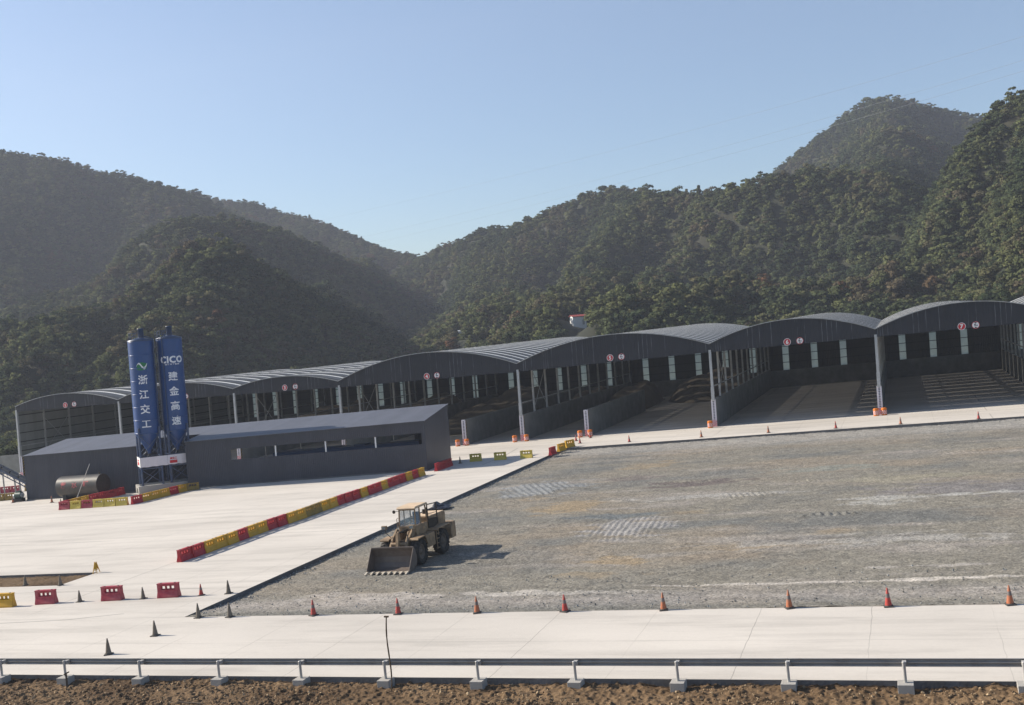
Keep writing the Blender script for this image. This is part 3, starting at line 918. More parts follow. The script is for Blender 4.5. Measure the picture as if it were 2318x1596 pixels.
# low concrete partition walls with their painted end boards
def build_partition(x, y0, y1, label, lift=0.0, h=WALLH):
    t = empty('partition_wall', x, y0, 0, tilt=False)
    tag(t, label, 'wall', 'concrete partition walls of the storage bays')
    b = MB(); b.box(-.22, .22, 0.05, y1 - y0, -.3, h)
    b.build('wall_body', M_CONC, t, bevel=0.02)
    b = MB(); b.box(-.30, .30, -.02, .05, 0, h + .02)
    bd = b.build('end_board', M_WHITE, t)
    b = MB()
    nn_ = 12
    for k in range(nn_):
        z = 1.05 + k * (h - 1.3) / (nn_ - 1)
        b.box(-.11, .11, -.028, -.022, z - .075, z + .03)
        b.box(-.05, .05, -.030, -.024, z + .035, z + .065)
    b.build('board_lettering', M_DARKLET, bd)
    b = MB(); b.box(-.31, .31, -.03, -.021, 0.0, .9)
    s = b.build('stripe_panel', M_WHITE, bd)
    b = MB()
    for k in range(-2, 5):
        za = k * .24
        pts = [(-.31, za), (.31, za + .45), (.31, za + .57), (-.31, za + .12)]
        pts = [(a, min(max(c, 0.0), .9)) for a, c in pts]
        if abs(pts[0][1] - pts[3][1]) < .01 and abs(pts[1][1] - pts[2][1]) < .01: continue
        b.add([(a, -.034, c) for a, c in pts], [(0, 1, 2, 3)])
    b.build('red_stripe', M_SIGNRED, s, recalc=False)
    b = MB(); b.box(.221, .235, 0.0, .5, 0, h)
    s = b.build('side_stripe_panel', M_BLACK, t)
    b = MB()
    for k in range(-1, int(h / .45) + 1):
        za = k * .45
        pts = [(0, za), (.5, za + .35), (.5, za + .57), (0, za + .22)]
        pts = [(a, min(max(c, 0.0), h)) for a, c in pts]
        b.add([(.239, a, c) for a, c in pts], [(0, 1, 2, 3)])
    b.build('yellow_stripe', M_YELD, s, recalc=False)
    return t
for i, x in enumerate(BX[:-1]):
    nm = ['at the far left under the outer shed wall', 'between the sheds behind the left part of the long hall', 'right behind the blue silos',
          'between shed 3 and shed 4 behind the long hall', 'between shed 4 and shed 5 under a tall post', 'between shed 5 and shed 6 under a tall post',
          'between shed 6 and shed 7 seen nearly edge on', 'right of shed 7 near the photo edge'][i]
    build_partition(x, YF, YB - .1, 'grey concrete partition wall with white end board, ' + nm)
build_partition(-59.2, YF, YB - .1, 'grey concrete wall without posts in the middle of shed 4')
build_partition(-41.0, YF, 177.0, 'grey concrete wall without posts in the middle of shed 5')
t = MB(); t.box(-175, -140.5, 150, 150.4, -.3, 3.3)
o = t.build('boundary_wall', M_CONC, shear=True); tag(o, 'low grey wall running left from the leftmost shed', 'wall')

def pile(x, y, rx, ry, h, label, seed):
    n = 44
    xs = np.linspace(-rx, rx, n); ys = np.linspace(-ry, ry, n)
    X, Y = np.meshgrid(xs, ys)
    d = np.sqrt((X / rx) ** 2 + (Y / ry) ** 2)
    z = h * np.clip(1 - d ** 4.5, 0, 1) ** 0.9 * np.clip(.55 + .55 * (Y / ry), .25, 1) * (1 + 0.5 * fbm(X / 5 + seed, Y / 5, 3, seed)) + 0.35 * fbm(X, Y, 3, seed) * (d < 1)
    z = np.minimum(z, h * 1.15) - 0.05
    o = grid_mesh('gravel_heap', xs, ys, z, M_PILE)
    o.location = (x, y, K * x)
    o.rotation_euler = (0, -math.atan(K), 0)
    tag(o, label, 'gravel heap', 'gravel heaps stored in the sheds')
pile(-69, 182, 8.8, 24, 6.0, 'large dark gravel heap filling the left half of shed 4', 1)
pile(-54.6, 187, 4.0, 19, 4.6, 'brown gravel heap behind the wall in the right half of shed 4', 2)
pile(-45.6, 186, 4.2, 20, 4.8, 'gravel heap between the two walls in the left half of shed 5', 3)
pile(-32.3, 197, 8.4, 10.5, 6.0, 'wide brown gravel heap at the back of shed 5', 4)
pile(-88, 186, 8.5, 20, 6.2, 'broad gravel heap at the back of shed 3', 5)
pile(-108, 186, 10, 20, 6.0, 'gravel heap in the second shed behind the silos', 6)

# ================================================================== LONG HALL with see-through slot and a notch for the silos
def build_hall():
    ox, oy = -108.82, 110.39
    ang = math.atan2(4.23, 55.9); L = 56.06; D = 8.7
    ca, sa = math.cos(ang), math.sin(ang)
    t = empty('long_hall', ox, oy, 0, tilt=False)
    tag(t, 'long dark grey sheet metal hall with sloping roof and a narrow window slot', 'hall')
    inv = Matrix.Translation(-Vector(t.location))
    def fin(b, name, mt, **kw):
        b.v = [(ox + x * ca - y * sa, oy + x * sa + y * ca, z) for x, y, z in b.v]
        o = b.build(name, mt, shear=True, **kw); o.data.transform(inv); o.parent = t
        return o
    def ze(y): return 5.85 + 1.2 * y / D
    n0, n1, nd = 17.5, 24.1, 3.7           # the notch
    s0, s1, sb, st = 30.4, 55.6, 3.15, 4.45   # the slot
    b = MB(); th = .06
    b.box(0, n0, 0, th, 0, 5.85); b.box(n1, s0, 0, th, 0, 5.85)
    b.box(s0, s1, 0, th, 0, sb); b.box(s0, s1, 0, th, st, 5.85); b.box(s1, L, 0, th, 0, 5.85)
    fin(b, 'front_wall', M_HALL)
    b = MB()
    r0, r1 = s0 - 8.0, s1 - 4.2
    b.box(0, r0, D - th, D, 0, 7.0); b.box(r0, r1, D - th, D, 0, 2.2); b.box(r0, r1, D - th, D, 5.2, 7.0); b.box(r1, L, D - th, D, 0, 7.0)
    fin(b, 'back_wall', M_HALL)
    for xx in (0.0, L - th):
        b = MB()
        b.prism([(th, 0), (D - th, 0), (D - th, ze(D)), (th, ze(0))], xx, xx + th, 'X')
        fin(b, 'end_wall', M_HALLY)
    b = MB()
    b.box(n0, n0 + th, th, nd, 0, 5.85); b.box(n1 - th, n1, th, nd, 0, 5.85); b.box(n0 + th, n1 - th, nd, nd + th, 0, ze(nd) - .05)
    fin(b, 'notch_wall', M_HALL)
    b = MB()
    def slab(x0, x1, y0, y1):
        vs = [(x0, y0, ze(y0)), (x1, y0, ze(y0)), (x1, y1, ze(y1)), (x0, y1, ze(y1))]
        vs += [(a, c, d + .07) for a, c, d in vs]
        b.add(vs, [(3, 2, 1, 0), (4, 5, 6, 7), (0, 1, 5, 4), (1, 2, 6, 5), (2, 3, 7, 6), (3, 0, 4, 7)])
    slab(-.12, n0, -.22, D + .1); slab(n1, L + .12, -.22, D + .1); slab(n0, n1, nd, D + .1)
    fin(b, 'roof', M_HALLROOF)
    b = MB(); b.box(-.05, n0, -.12, 0, 0, .16); b.box(n1, L, -.12, 0, 0, .16)
    fin(b, 'base_kerb', M_CONCD)
    for xx in (36.5, 43.2, 49.7):
        b = MB(); b.box(xx - .08, xx + .08, .07, .2, sb - .2, st + .3); fin(b, 'slot_post', M_WHITEP)
    for xx in (30.5, 35.6, 42.0, 48.6):
        b = MB(); b.box(xx - .05, xx + .05, D - .25, D - .13, 0.1, 5.9); fin(b, 'rear_post', M_STEEL)
    b = MB(); b.box(s0 + 4, s1 - 1.6, 3.2, 5.4, 2.3, 3.28)
    b.box(s0 + 10, s0 + 13, 3.4, 5.2, 3.28, 3.38); b.box(s0 + 15, s0 + 16.5, 3.4, 5.2, 3.28, 3.46)
    fin(b, 'conveyor_trough', M_NAVY)
    b = MB()
    for xx in np.arange(s0 + 5, s1 - 2, 2.5): b.box(xx, xx + .12, 3.3, 3.42, 0, 2.5)
    fin(b, 'trough_leg', M_NAVY)
build_hall()

# ================================================================== SILOS
TH = R_(46)
U = Vector((math.cos(TH), math.sin(TH), 0)); V = Vector((-math.sin(TH), math.cos(TH), 0))
SC = Vector((-88.0, 112.1, 0))
SR = 1.55
def wrap_text(b, s, size, z, a0, R, offset=0.03, spacing=1.0, dx=0.0, shear=0.0):
    v, f = text_mesh(s, size, 0.0, spacing=spacing, shear=shear)
    for k, (ex, ez) in enumerate(((-1, -1), (1, -1), (1, 1), (-1, 1))):
        wrap_geo(b, v, f, z + ez * offset, a0, R + .002 * k, dx + ex * offset)
def wrap_geo(b, v, f, z, a0, R, dx=0.0):
    bm = bmesh.new()
    vv = [bm.verts.new(p) for p in v]
    for q in f:
        try: bm.faces.new([vv[i] for i in q])
        except ValueError: pass
    xs = [p[0] for p in v]; x = min(xs) + .12
    while x < max(xs):
        bmesh.ops.bisect_plane(bm, geom=bm.verts[:] + bm.edges[:] + bm.faces[:], plane_co=(x, 0, 0), plane_no=(1, 0, 0)); x += .12
    bm.verts.index_update()
    pts = []
    for p in bm.verts:
        a = a0 + (p.co.x + dx) / R
        pts.append((R * math.cos(a), R * math.sin(a), z + p.co.z))
    b.add(pts, [tuple(q.index for q in fa.verts) for fa in bm.faces])
    bm.free()
def build_silo(sgn, label, letters, a0deg):
    c = SC + U * (1.72 * sgn)
    t = empty('cement_silo', c.x, c.y, 0, rz=TH, tilt=False)
    tag(t, label, 'silo', 'pair of blue cement silos')
    zb, zt = 7.5, 19.1
    b = MB(); b.lathe([(SR, zb), (SR, zt)], 48)
    sh = b.build('silo_shell', M_SILO, t)
    b = MB(); b.lathe([(.22, 4.9), (.24, 5.2), (SR, zb)], 48); b.build('hopper_cone', M_SILO, t)
    b = MB(); b.lathe([(SR + .04, zt - .12), (SR + .04, zt), (0.35, zt + .35), (0.0, zt + .36)], 48); b.build('silo_top', M_SILOL, t)
    b = MB()
    for k in range(8):
        z = zb + .02 + k * 1.62
        b.lathe([(SR, z - .05), (SR + .035, z - .03), (SR + .035, z + .03), (SR, z + .05)], 48)
    b.build('weld_ring', M_SILO, sh)
    b = MB(); b.lathe([(.36, zt + .2), (.36, zt + 1.35), (.40, zt + 1.35), (.40, zt + 1.45), (0, zt + 1.5)], 20, c=(.1, 0))
    b.build('vent_filter', M_SILOL, t)
    b = MB()
    for k in range(12):
        a = 2 * PI * k / 12
        p = (1.35 * math.cos(a), 1.35 * math.sin(a))
        if k in (3, 4, 5, 6, 7, 8): b.bar((*p, zt + .05), (*p, zt + .95), .05)
        if k in (3, 4, 5, 6, 7):
            a2 = 2 * PI * (k + 1) / 12; p2 = (1.35 * math.cos(a2), 1.35 * math.sin(a2))
            b.bar((*p, zt + .93), (*p2, zt + .93), .05); b.bar((*p, zt + .5), (*p2, zt + .5), .04)
    b.bar((-1.3, 0, zt + .2), (-.2, 0, zt + 1.2), .07)
    b.build('top_railing', M_SILOL, t)
    for sx in (-1, 1):
        for sy in (-1, 1):
            b = MB(); b.cyl((sx * 1.22, sy * 1.22, 1.0), (sx * 1.22, sy * 1.22, 8.2), .13, n=12)
            b.box(sx * 1.22 - .22, sx * 1.22 + .22, sy * 1.22 - .22, sy * 1.22 + .22, 1.0, 1.05)
            b.build('leg', M_SILOL, t)
    b = MB()
    for (p, q) in (((-1, -1), (1, -1)), ((1, -1), (1, 1)), ((1, 1), (-1, 1)), ((-1, 1), (-1, -1))):
        P = [1.22 * k for k in p]; Q = [1.22 * k for k in q]
        for (z0, z1) in ((1.1, 3.0), (4.6, 7.3)):
            b.bar((*P, z0), (*Q, z1), .07); b.bar((*Q, z0), (*P, z1), .07)
        for z in (3.1, 4.5, 7.35): b.bar((*P, z), (*Q, z), .10)
    b.build('cross_brace', M_SILOL, t)
    b = MB()
    b.cyl((0, 0, 4.95), (0, 0, 4.3), .2, .2, 12); b.box(-.3, .3, -.3, .3, 4.4, 4.6)
    b.cyl((0, 0, 4.4), (1.4 * -sgn, .3, 3.2), .16, n=12); b.cyl((.3, -.9, 5.1), (.9, -.9, 5.6), .12, n=10)
    b.cyl((-.9, -.6, 4.7), (-.3, -.7, 5.2), .10, n=10)
    b.build('discharge_valve', M_SILOD, t)
    # filler pipe and ladder down the gap
    b = MB(); a = R_(a0deg) - TH - R_(38 if sgn > 0 else -62)
    px, py = (SR + .12) * math.cos(a), (SR + .12) * math.sin(a)
    b.cyl((px, py, 1.2), (px, py, zt + .1), .055, n=10)
    b.cyl((px, py, zt + .1), (px * .3, py * .3, zt + .5), .055, n=10)
    b.build('filler_pipe', M_SILOL, t)
    if sgn > 0:
        b = MB(); a = R_(a0deg) - TH - R_(66)
        ux, uy = math.cos(a), math.sin(a); tx, ty = -uy, ux
        r = SR + .2
        for s in (-.22, .22): b.bar((ux * r + tx * s, uy * r + ty * s, 1.3), (ux * r + tx * s, uy * r + ty * s, zt + .9), .05)
        z = 1.5
        while z < zt + .8: b.bar((ux * r + tx * -.22, uy * r + ty * -.22, z), (ux * r + tx * .22, uy * r + ty * .22, z), .035); z += .35
        z = 4
        while z < zt:
            for k in range(6):
                a1 = PI * k / 6; a2 = PI * (k + 1) / 6
                P = lambda q: (ux * (r + .6 * math.sin(q)) + tx * .35 * math.cos(q), uy * (r + .6 * math.sin(q)) + ty * .35 * math.cos(q), z)
                b.bar(P(a1), P(a2), .035)
            z += 1.2
        b.build('ladder', M_SILOL, t)
    a0 = R_(a0deg) - TH
    R = SR + .012
    if sgn < 0:
        # green leaf with a white swoosh
        b = MB(); v = []; n = 24
        for k in range(n + 1):
            q = k / n; v.append((-.62 + 1.24 * q, 0, -.50 + .10 * q - .14 * math.sin(PI * q)))
        for k in range(n + 1):
            q = k / n; v.append((-.62 + 1.24 * q, 0, .16 + .22 * q + .16 * math.sin(PI * q * 1.3)))
        wrap_geo(b, v, [(k, k + 1, n + 2 + k, n + 1 + k) for k in range(n)], 15.95, a0, SR + .008)
        o = b.build('logo_leaf', M_GREEN, sh, recalc=False)
        b = MB(); v = []; n = 40
        for k in range(n + 1):
            q = k / n; x = -.66 + 1.32 * q
            zc = np.interp(q, [0, .10, .22, .36, .52, .68, .82, 1.0], [-.05, .16, .30, .20, -.14, -.34, -.22, .26])
            wd = np.interp(q, [0, .10, .22, .36, .52, .68, .82, 1.0], [.03, .05, .09, .16, .17, .15, .20, .05])
            v.append((x, 0, zc - wd)); v.append((x, 0, zc + wd * .7))
        wrap_geo(b, v, [(2 * k, 2 * k + 2, 2 * k + 3, 2 * k + 1) for k in range(n)], 15.95, a0, SR + .014)
        b.build('logo_swoosh', M_LETTER, sh, recalc=False)
        zz = 14.2; st = 1.83
    else:
        b = MB()
        wrap_text(b, 'CICO', 1.15, 16.35, a0, R, .04, 1.06)
        b.build('lettering', M_LETTER, sh, recalc=False)
        b = MB(); wrap_text(b, '浙江交工集团', .29, 15.72, a0, R, .006, 1.12)
        b.build('small_lettering', M_LETTER, sh, recalc=False)
        zz = 14.25; st = 1.85
    for k, chh in enumerate(letters):
        b = MB(); wrap_text(b, chh, 1.18, zz - st * k, a0, R, .024)
        b.build('lettering', M_LETTER, sh, recalc=False)
    return t
build_silo(-1, 'left blue cement silo with green and white leaf logo and four white characters', '浙江交工', -54)
build_silo(1, 'right blue cement silo marked CICO above four white characters', '建金高速', -47)

def silo_piece(name, build, mt, label, cat, group=None):
    t = empty(name, SC.x, SC.y, 0, rz=TH, tilt=False)
    tag(t, label, cat, group); build(t); return t
def _ban(u0, u1, label, marks):
    def f(t):
        b = MB(); n = 14
        vs = []
        for k in range(n + 1):
            u = u0 + (u1 - u0) * k / n
            vs += [(u, -1.42 + .015 * math.sin(k * 2.1), 3.30 + .03 * math.sin(k * 1.3)), (u, -1.42, 4.5)]
        b.add(vs, [(2 * k, 2 * k + 2, 2 * k + 3, 2 * k + 1) for k in range(n)])
        vs2 = [(a, c + .02, d) for a, c, d in vs]; b.add(vs2, [(2 * k + 1, 2 * k + 3, 2 * k + 2, 2 * k) for k in range(n)])
        cl = b.build('cloth', M_WHITE, t, recalc=False)
        if marks:
            b = MB(); b.box(u0 + .25, u0 + 1.15, -1.45, -1.44, 3.47, 3.83); b.build('red_block', M_SIGNRED, cl)
            b = MB(); b.cyl((u0 + .42, -1.44, 4.07), (u0 + .42, -1.45, 4.07), .13, n=20); b.build('red_disc', M_SIGNRED, cl)
            v, fa = text_mesh('交工', .30, .012)
            b = MB(); b.add([(x + u0 + .85, -1.445, z + 4.07) for x, y, z in v], fa); b.build('red_lettering', M_SIGNRED, cl, recalc=False)
    silo_piece('banner', f, None, label, 'banner', 'white banners round the silo legs')
_ban(-3.05, 0.18, 'plain white banner cloth on the front of the left silo legs', False)
_ban(0.2, 3.05, 'white banner with red block and red mark on the right silo legs', True)
def f(t):
    b = MB(); b.box(-3.09, -3.07, -1.4, 1.35, 3.3, 4.5); cl = b.build('cloth', M_WHITEP, t)
    b = MB(); b.box(-3.105, -3.095, -.5, .8, 3.5, 3.9); b.build('red_block', M_SIGNRED, cl)
    b = MB(); b.box(-3.105, -3.095, -.4, .7, 4.0, 4.2); b.build('red_mark', M_SIGNRED, cl)
silo_piece('banner', f, None, 'short sunlit white banner with red mark on the left end of the silo frame', 'banner', 'white banners round the silo legs')
def f(t):
    b = MB(); b.box(-3.5, 3.0, -1.55, -.85, 0, 1.0); b.build('footing_beam', M_CONCL, t, bevel=.03)
    b = MB(); b.box(-3.5, -2.4, .85, 1.55, 0, 1.0); b.box(-2.4, 3.0, .85, 1.55, 0, 1.0); b.build('footing_beam', M_CONCL, t, bevel=.03)
    b = MB(); n = 14; vs = []
    for k in range(n + 1):
        a = PI * k / n; y = .85 * math.cos(a); z = .72 * math.sin(a)
        for x in (-3.5, -3.2): vs += [(x, y, z), (x, y, 1.0)]
    b.add(vs, [(4 * k, 4 * k + 4, 4 * k + 5, 4 * k + 1) for k in range(n)] + [(4 * k + 2, 4 * k + 3, 4 * k + 7, 4 * k + 6) for k in range(n)] +
          [(4 * k, 4 * k + 2, 4 * k + 6, 4 * k + 4) for k in range(n)] + [(4 * k + 1, 4 * k + 5, 4 * k + 7, 4 * k + 3) for k in range(n)])
    b.build('arched_end', M_CONCL, t)
silo_piece('silo_footing', f, None, 'pale concrete footing with an arched end under the blue silos', 'footing')

# ================================================================== TANK, ROD, CONVEYOR, PUMP
t = empty('water_tank', -101.0, 108.5, 0)
tag(t, 'horizontal dull steel tank with three red characters before the long hall', 'tank')
b = MB(); r = 1.30
b.cyl((0, 0, 1.72), (6.4, 0, 1.72), r, n=48)
bd = b.build('tank_body', M_TANK, t)
b = MB(); b.cyl((6.4, 0, 1.72), (6.43, 0, 1.72), r - .03, n=48, smooth=False); b.cyl((-.03, 0, 1.72), (0, 0, 1.72), r - .03, n=48, smooth=False); b.build('tank_end', M_OIL, t)
for xx in (.9, 5.3):
    b = MB(); b.box(xx - .25, xx + .25, -.9, .9, 0, .75); b.build('saddle', M_BLACK, t)
b = MB(); b.cyl((6.0, 0, 3.0), (6.0, 0, 3.22), .12, n=12); b.build('filler_neck', M_OIL, t)
for k, chh in enumerate('蓄水罐'):
    v, f_ = text_mesh(chh, .85, .02)
    b = MB()
    b.add([(x + 1.25 + 1.75 * k, -(r + .012) * math.cos((z + .28) / r), 1.72 + (r + .012) * math.sin((z + .28) / r)) for x, y, z in v], f_)
    b.build('red_lettering', M_TANKR, bd, recalc=False)
b = MB(); b.cyl((0, 0, 0), (2.62, 0, 4.6), .035, n=8)
o = b.build('striped_rod', M_STEEL)
place(o, -97.72, 106.9, 0.0, tilt=False); tag(o, 'thin pale rod leaning upward in front of the steel tank', 'rod')

def conveyor():
    t = empty('belt_conveyor', -114.4, 114.2, 0)
    tag(t, 'blue belt conveyor on legs rising past the left end of the long hall', 'conveyor')
    def P(s, y, dz): return (s, y, 3.05 - .49 * s + dz)
    b = MB()
    for y in (-.45, .45):
        b.bar(P(-9, y, 0), P(5, y, 0), .08, .28); b.bar(P(-9, y, -.55), P(5, y, -.55), .08, .12)
        for k in range(14):
            b.bar(P(-9 + k, y, 0), P(-8.5 + k, y, -.55), .05); b.bar(P(-8.5 + k, y, -.55), P(-8 + k, y, 0), .05)
    b.build('truss', M_SILOL, t)
    b = MB(); b.bar(P(-9, 0, .14), P(5, 0, .14), .8, .05); b.build('belt', M_RUBBER, t)
    b = MB()
    for k in range(10):
        s = -8.6 + 1.4 * k
        n = 8; vs = []
        for x in (s, s + 1.25):
            for j in range(n + 1):
                a = PI * j / n; q = P(x, -.5 * math.cos(a), .2 + .38 * math.sin(a)); vs.append(q)
        b.add(vs, [(j, j + 1, n + 2 + j, n + 1 + j) for j in range(n)])
    b.build('belt_cover', M_SILOD, t, recalc=False)
    for s in (-6.0, -2.4, 0.4):
        for y in (-.42, .42):
            b = MB(); b.bar((s, y, 0), P(s, y, -.1), .14); b.build('leg', M_POST, t)
conveyor()
t = empty('motor_pump', -109.6, 109.9, 0)
tag(t, 'small dark green motor pump at the left corner of the long hall', 'pump')
b = MB(); b.cyl((-.5, 0, .85), (.45, 0, .85), .42, n=20); b.box(-.3, .3, -.2, .2, 1.2, 1.4); b.build('motor_body', mat('pump_green', (.04, .07, .06), .5), t)
b = MB(); b.cyl((.45, 0, .85), (.6, 0, .85), .3, n=20); b.cyl((-.75, 0, .7), (-.5, 0, .7), .36, n=20); b.build('pump_flange', M_STEEL, t)
b = MB(); b.box(-.7, .6, -.4, -.3, 0, .45); b.box(-.7, .6, .3, .4, 0, .45); b.box(-.7, .6, -.3, .3, .35, .45); b.build('skid', M_BLACK, t)

# ================================================================== WATER-FILLED BARRIERS
def make_barrier():
    t = empty('water_barrier')
    b = MB(); L = .745
    lo = [(-.23, 0), (.23, 0), (.23, .09), (.135, .38), (.125, .50), (.015, .56), (-.015, .56), (-.125, .50), (-.135, .38), (-.23, .09)]
    b.prism(lo, -L, L, 'X')
    hi = [(-.012, .72), (.012, .72), (.115, .77), (.115, .84), (.15, .86), (.15, .92), (-.15, .92), (-.15, .86), (-.115, .84), (-.115, .77)]
    b.prism(hi, -L, L, 'X')
    mid = [(-.43, -.22), (-.105, .105), (.22, .43)]
    xs = [-L] + [v for h in mid for v in h] + [L]
    for k in range(0, len(xs), 2):
        e0 = .05 if k else 0; e1 = .05 if k < len(xs) - 2 else 0
        x0, x1 = xs[k], xs[k + 1]
        # the wall between two holes swells from a thin web to the full width
        pr = [(x0, -.012), (x0 + e0, -.12), (x1 - e1, -.12), (x1, -.012), (x1, .012), (x1 - e1, .12), (x0 + e0, .12), (x0, .012)]
        b.prism(pr, .50, .78, 'Z')
    # moulded corner cut-outs: angled ribs at the skirt ends
    for s in (-1, 1):
        for q in (-1, 1):
            x = s * (L - .10)
            b.add([(x - .09, q * .236, .09), (x + .09, q * .236, .09), (x + .0, q * .16, .40), (x + .09, q * .16, .40)], [(0, 1, 3, 2)])
    o = b.build('barrier_body', M_RED, t, bevel=.012)
    b = MB()
    for s in (-.5, .5): b.cyl((s, 0, .92), (s, 0, .945), .06, n=12)
    b.build('filler_cap', M_BLACK, t)
    return t
bproto = make_barrier()
used = [False]
rnd = random.Random(5)
BM = {}
def barrier(x, y, rz, colour, label, group):
    if not used[0]:
        t = bproto; used[0] = True
    else:
        t = bproto.copy(); COL.objects.link(t)
        for ch in list(bproto.children):
            c = ch.copy(); COL.objects.link(c); c.parent = t
    body = [c for c in t.children if c.name.startswith('barrier_body')][0]
    if colour not in BM:
        me = bproto_mesh.copy(); me.materials[0] = colour; BM[colour] = me
    body.data = BM[colour]
    place(t, x, y, 0, rz + rnd.uniform(-.02, .02))
    tag(t, label, 'barrier', group)
    return t
bproto_mesh = [c for c in bproto.children if c.name.startswith('barrier_body')][0].data.copy()
ORD = ['first', 'second', 'third', 'fourth', 'fifth', 'sixth', 'seventh', 'eighth', 'ninth', 'tenth', 'eleventh', 'twelfth', 'thirteenth', 'fourteenth', 'fifteenth',
       'sixteenth', 'seventeenth', 'eighteenth', 'nineteenth', 'twentieth', 'twenty-first', 'twenty-second', 'twenty-third', 'twenty-fourth', 'twenty-fifth',
       'twenty-sixth', 'twenty-seventh', 'twenty-eighth', 'twenty-ninth']
seq = 'RRYYYRYYRRYYYddYYRRRYRRYRRRYRY'
seq = 'RRYYYRYYRRYYddYYRRRYRRYRRRYRY'
nb = len(seq)
for k, c in enumerate(seq):
    y = 67.55 + (k + .5) * (43.0 / nb)
    x = -52.45 + .85 * (k / nb) + rnd.uniform(-.04, .04) + (.08 * math.sin(k * .7))
    mm = {'R': M_RED, 'Y': M_YEL, 'd': M_YELD}[c]
    cn = {'R': 'red', 'Y': 'yellow', 'd': 'dirty yellow'}[c]
    wh = ', nearest end of the long diagonal row' if k == 0 else (', far end of the long diagonal row' if k == nb - 1 else ', %s from the near end of the long row' % ORD[k])
    barrier(x, y, PI / 2, mm, cn + ' plastic water barrier' + wh, 'barriers in the long diagonal row')
GL = 'barriers in the loop before the silos'
for k, c in enumerate('RYRYYY'):
    nm = {'R': 'faded red', 'Y': 'faded yellow'}[c]
    barrier(-93.0 + 1.55 * k, 99.95 + .12 * k, .06, {'R': M_REDW, 'Y': M_YELW}[c], '%s water barrier, %s from the left in the front side of the loop' % (nm, ORD[k]), GL)
for k, c in enumerate('RYYYRY'):
    nm = {'R': 'bright red', 'Y': 'yellow'}[c]
    barrier(-84.0 + .12 * k, 101.55 + 1.5 * k, R_(82), {'R': M_RED, 'Y': M_YEL}[c], '%s water barrier, %s going back along the right side of the loop' % (nm, ORD[k]), GL)
barrier(-82.6, 110.2, R_(25), M_YELD, 'dull olive yellow barrier at the back right end of the loop', GL)
for k, c in enumerate('RYYRRRR'):
    nm = {'R': 'dark red', 'Y': 'yellow'}[c]
    barrier(-93.9 + .08 * k, 100.9 + 1.5 * k, R_(88), {'R': M_RED, 'Y': M_YEL}[c], '%s water barrier, %s along the left side of the loop by the tank' % (nm, ORD[k]), GL)
GF = 'barriers standing apart in the near row'
for (x, y, c, lb) in ((-57.05, 55.2, M_YEL, 'yellow water barrier cut by the left edge of the photo'), (-54.15, 55.85, M_REDW, 'faded red barrier just right of the yellow one in the near row'),
                      (-49.2, 56.4, M_REDW, 'faded red barrier in the middle of the near row between two grey cones'), (-45.1, 56.85, M_REDW, 'faded red barrier at the right of the near row beside a red cone')):
    barrier(x, y, .10, c, lb, GF)
GY = 'yellow barriers spaced out right of the long hall'
for (x, y, lb) in ((-49.2, 120.65, 'left'), (-45.95, 120.5, 'middle'), (-42.6, 120.5, 'right')):
    barrier(x, y, 0.0, M_YELW, 'faded yellow barrier with three holes, %s one of three spaced right of the hall' % lb, GY)
GE = 'three barriers at the corner of the gravel yard'
for (x, y, rz, c, lb) in ((-39.9, 122.3, 1.45, M_RED, 'red water barrier at the far left corner of the gravel yard'), (-39.8, 125.6, 1.30, M_YEL, 'yellow barrier between the red one and the last at the gravel corner'),
                          (-39.75, 129.0, 1.05, M_YEL, 'yellow barrier farthest back at the corner of the gravel yard')):
    barrier(x, y, rz, c, lb, GE)
for k in range(3):
    barrier(-51.25, 114.0 + 1.55 * k, PI / 2, M_RED, 'red barrier beside the right end of the long hall, ' + ['nearest', 'middle one of three', 'farthest back'][k], 'red barriers beside the hall end')
for k in range(5):
    barrier(-127.6 + 1.6 * k, 119.6 + .35 * k, .2, M_REDW, '%s red barrier behind the conveyor legs at the left photo edge' % ['leftmost', 'second', 'third', 'fourth', 'rightmost'][k], 'red barriers behind the conveyor')
barrier(-119.6, 122.0, 1.3, M_YELD, 'yellow barrier at the end of the red row behind the conveyor', 'yellow barriers by the conveyor')
for k in range(3):
    barrier(-116.6 + 1.6 * k, 111.4 + .4 * k, .25, M_YELD, 'dirty yellow barrier under the conveyor, ' + ['leftmost', 'middle', 'next to the green pump'][k], 'yellow barriers by the conveyor')

# ================================================================== TRAFFIC CONES
def make_cone(body, band, base, name='traffic_cone'):
    t = empty(name)
    b = MB(); b.box(-.21, .21, -.21, .21, 0, .045); b.lathe([(.185, .045), (.17, .075)], 20); b.build('cone_base', base, t, bevel=.008)
    b = MB(); b.lathe([(.155, .06), (.098, .40)], 20); b.lathe([(.072, .56), (.03, .80), (0, .80)], 20); b.build('cone_body', body, t)
    b = MB(); b.lathe([(.100, .40), (.074, .56)], 20); b.build('cone_band', band, t)
    return t
PROTO = {'g': make_cone(M_CONEG, M_CONEG, M_CONEB), 'o': make_cone(M_CONEO, M_BAND, M_CONEB), 'r': make_cone(M_CONER, M_BAND, M_CONEB)}
USED = set()
def cone(x, y, kind, label, s=1.0, group='traffic cones'):
    if kind in USED:
        t = copy_tree(PROTO[kind])
    else:
        t = PROTO[kind]; USED.add(kind)
    place(t, x, y, 0, rnd.uniform(-.5, .5)); t.scale = (s, s, s * (1.06 if s > .95 else 1))
    tag(t, label, 'traffic cone', group)
GN = 'cones along the near edge of the gravel yard'
cone(-39.75, 44.92, 'g', 'muddy grey cone standing closest to the guardrail at the left')
cone(-39.40, 48.23, 'g', 'muddy grey cone on bare concrete between guardrail and gravel tip')
cone(-39.15, 51.78, 'g', 'muddy grey cone at the pointed left tip of the gravel yard', group=GN)
cone(-37.03, 51.82, 'g', 'muddy grey cone just right of the gravel tip', group=GN)
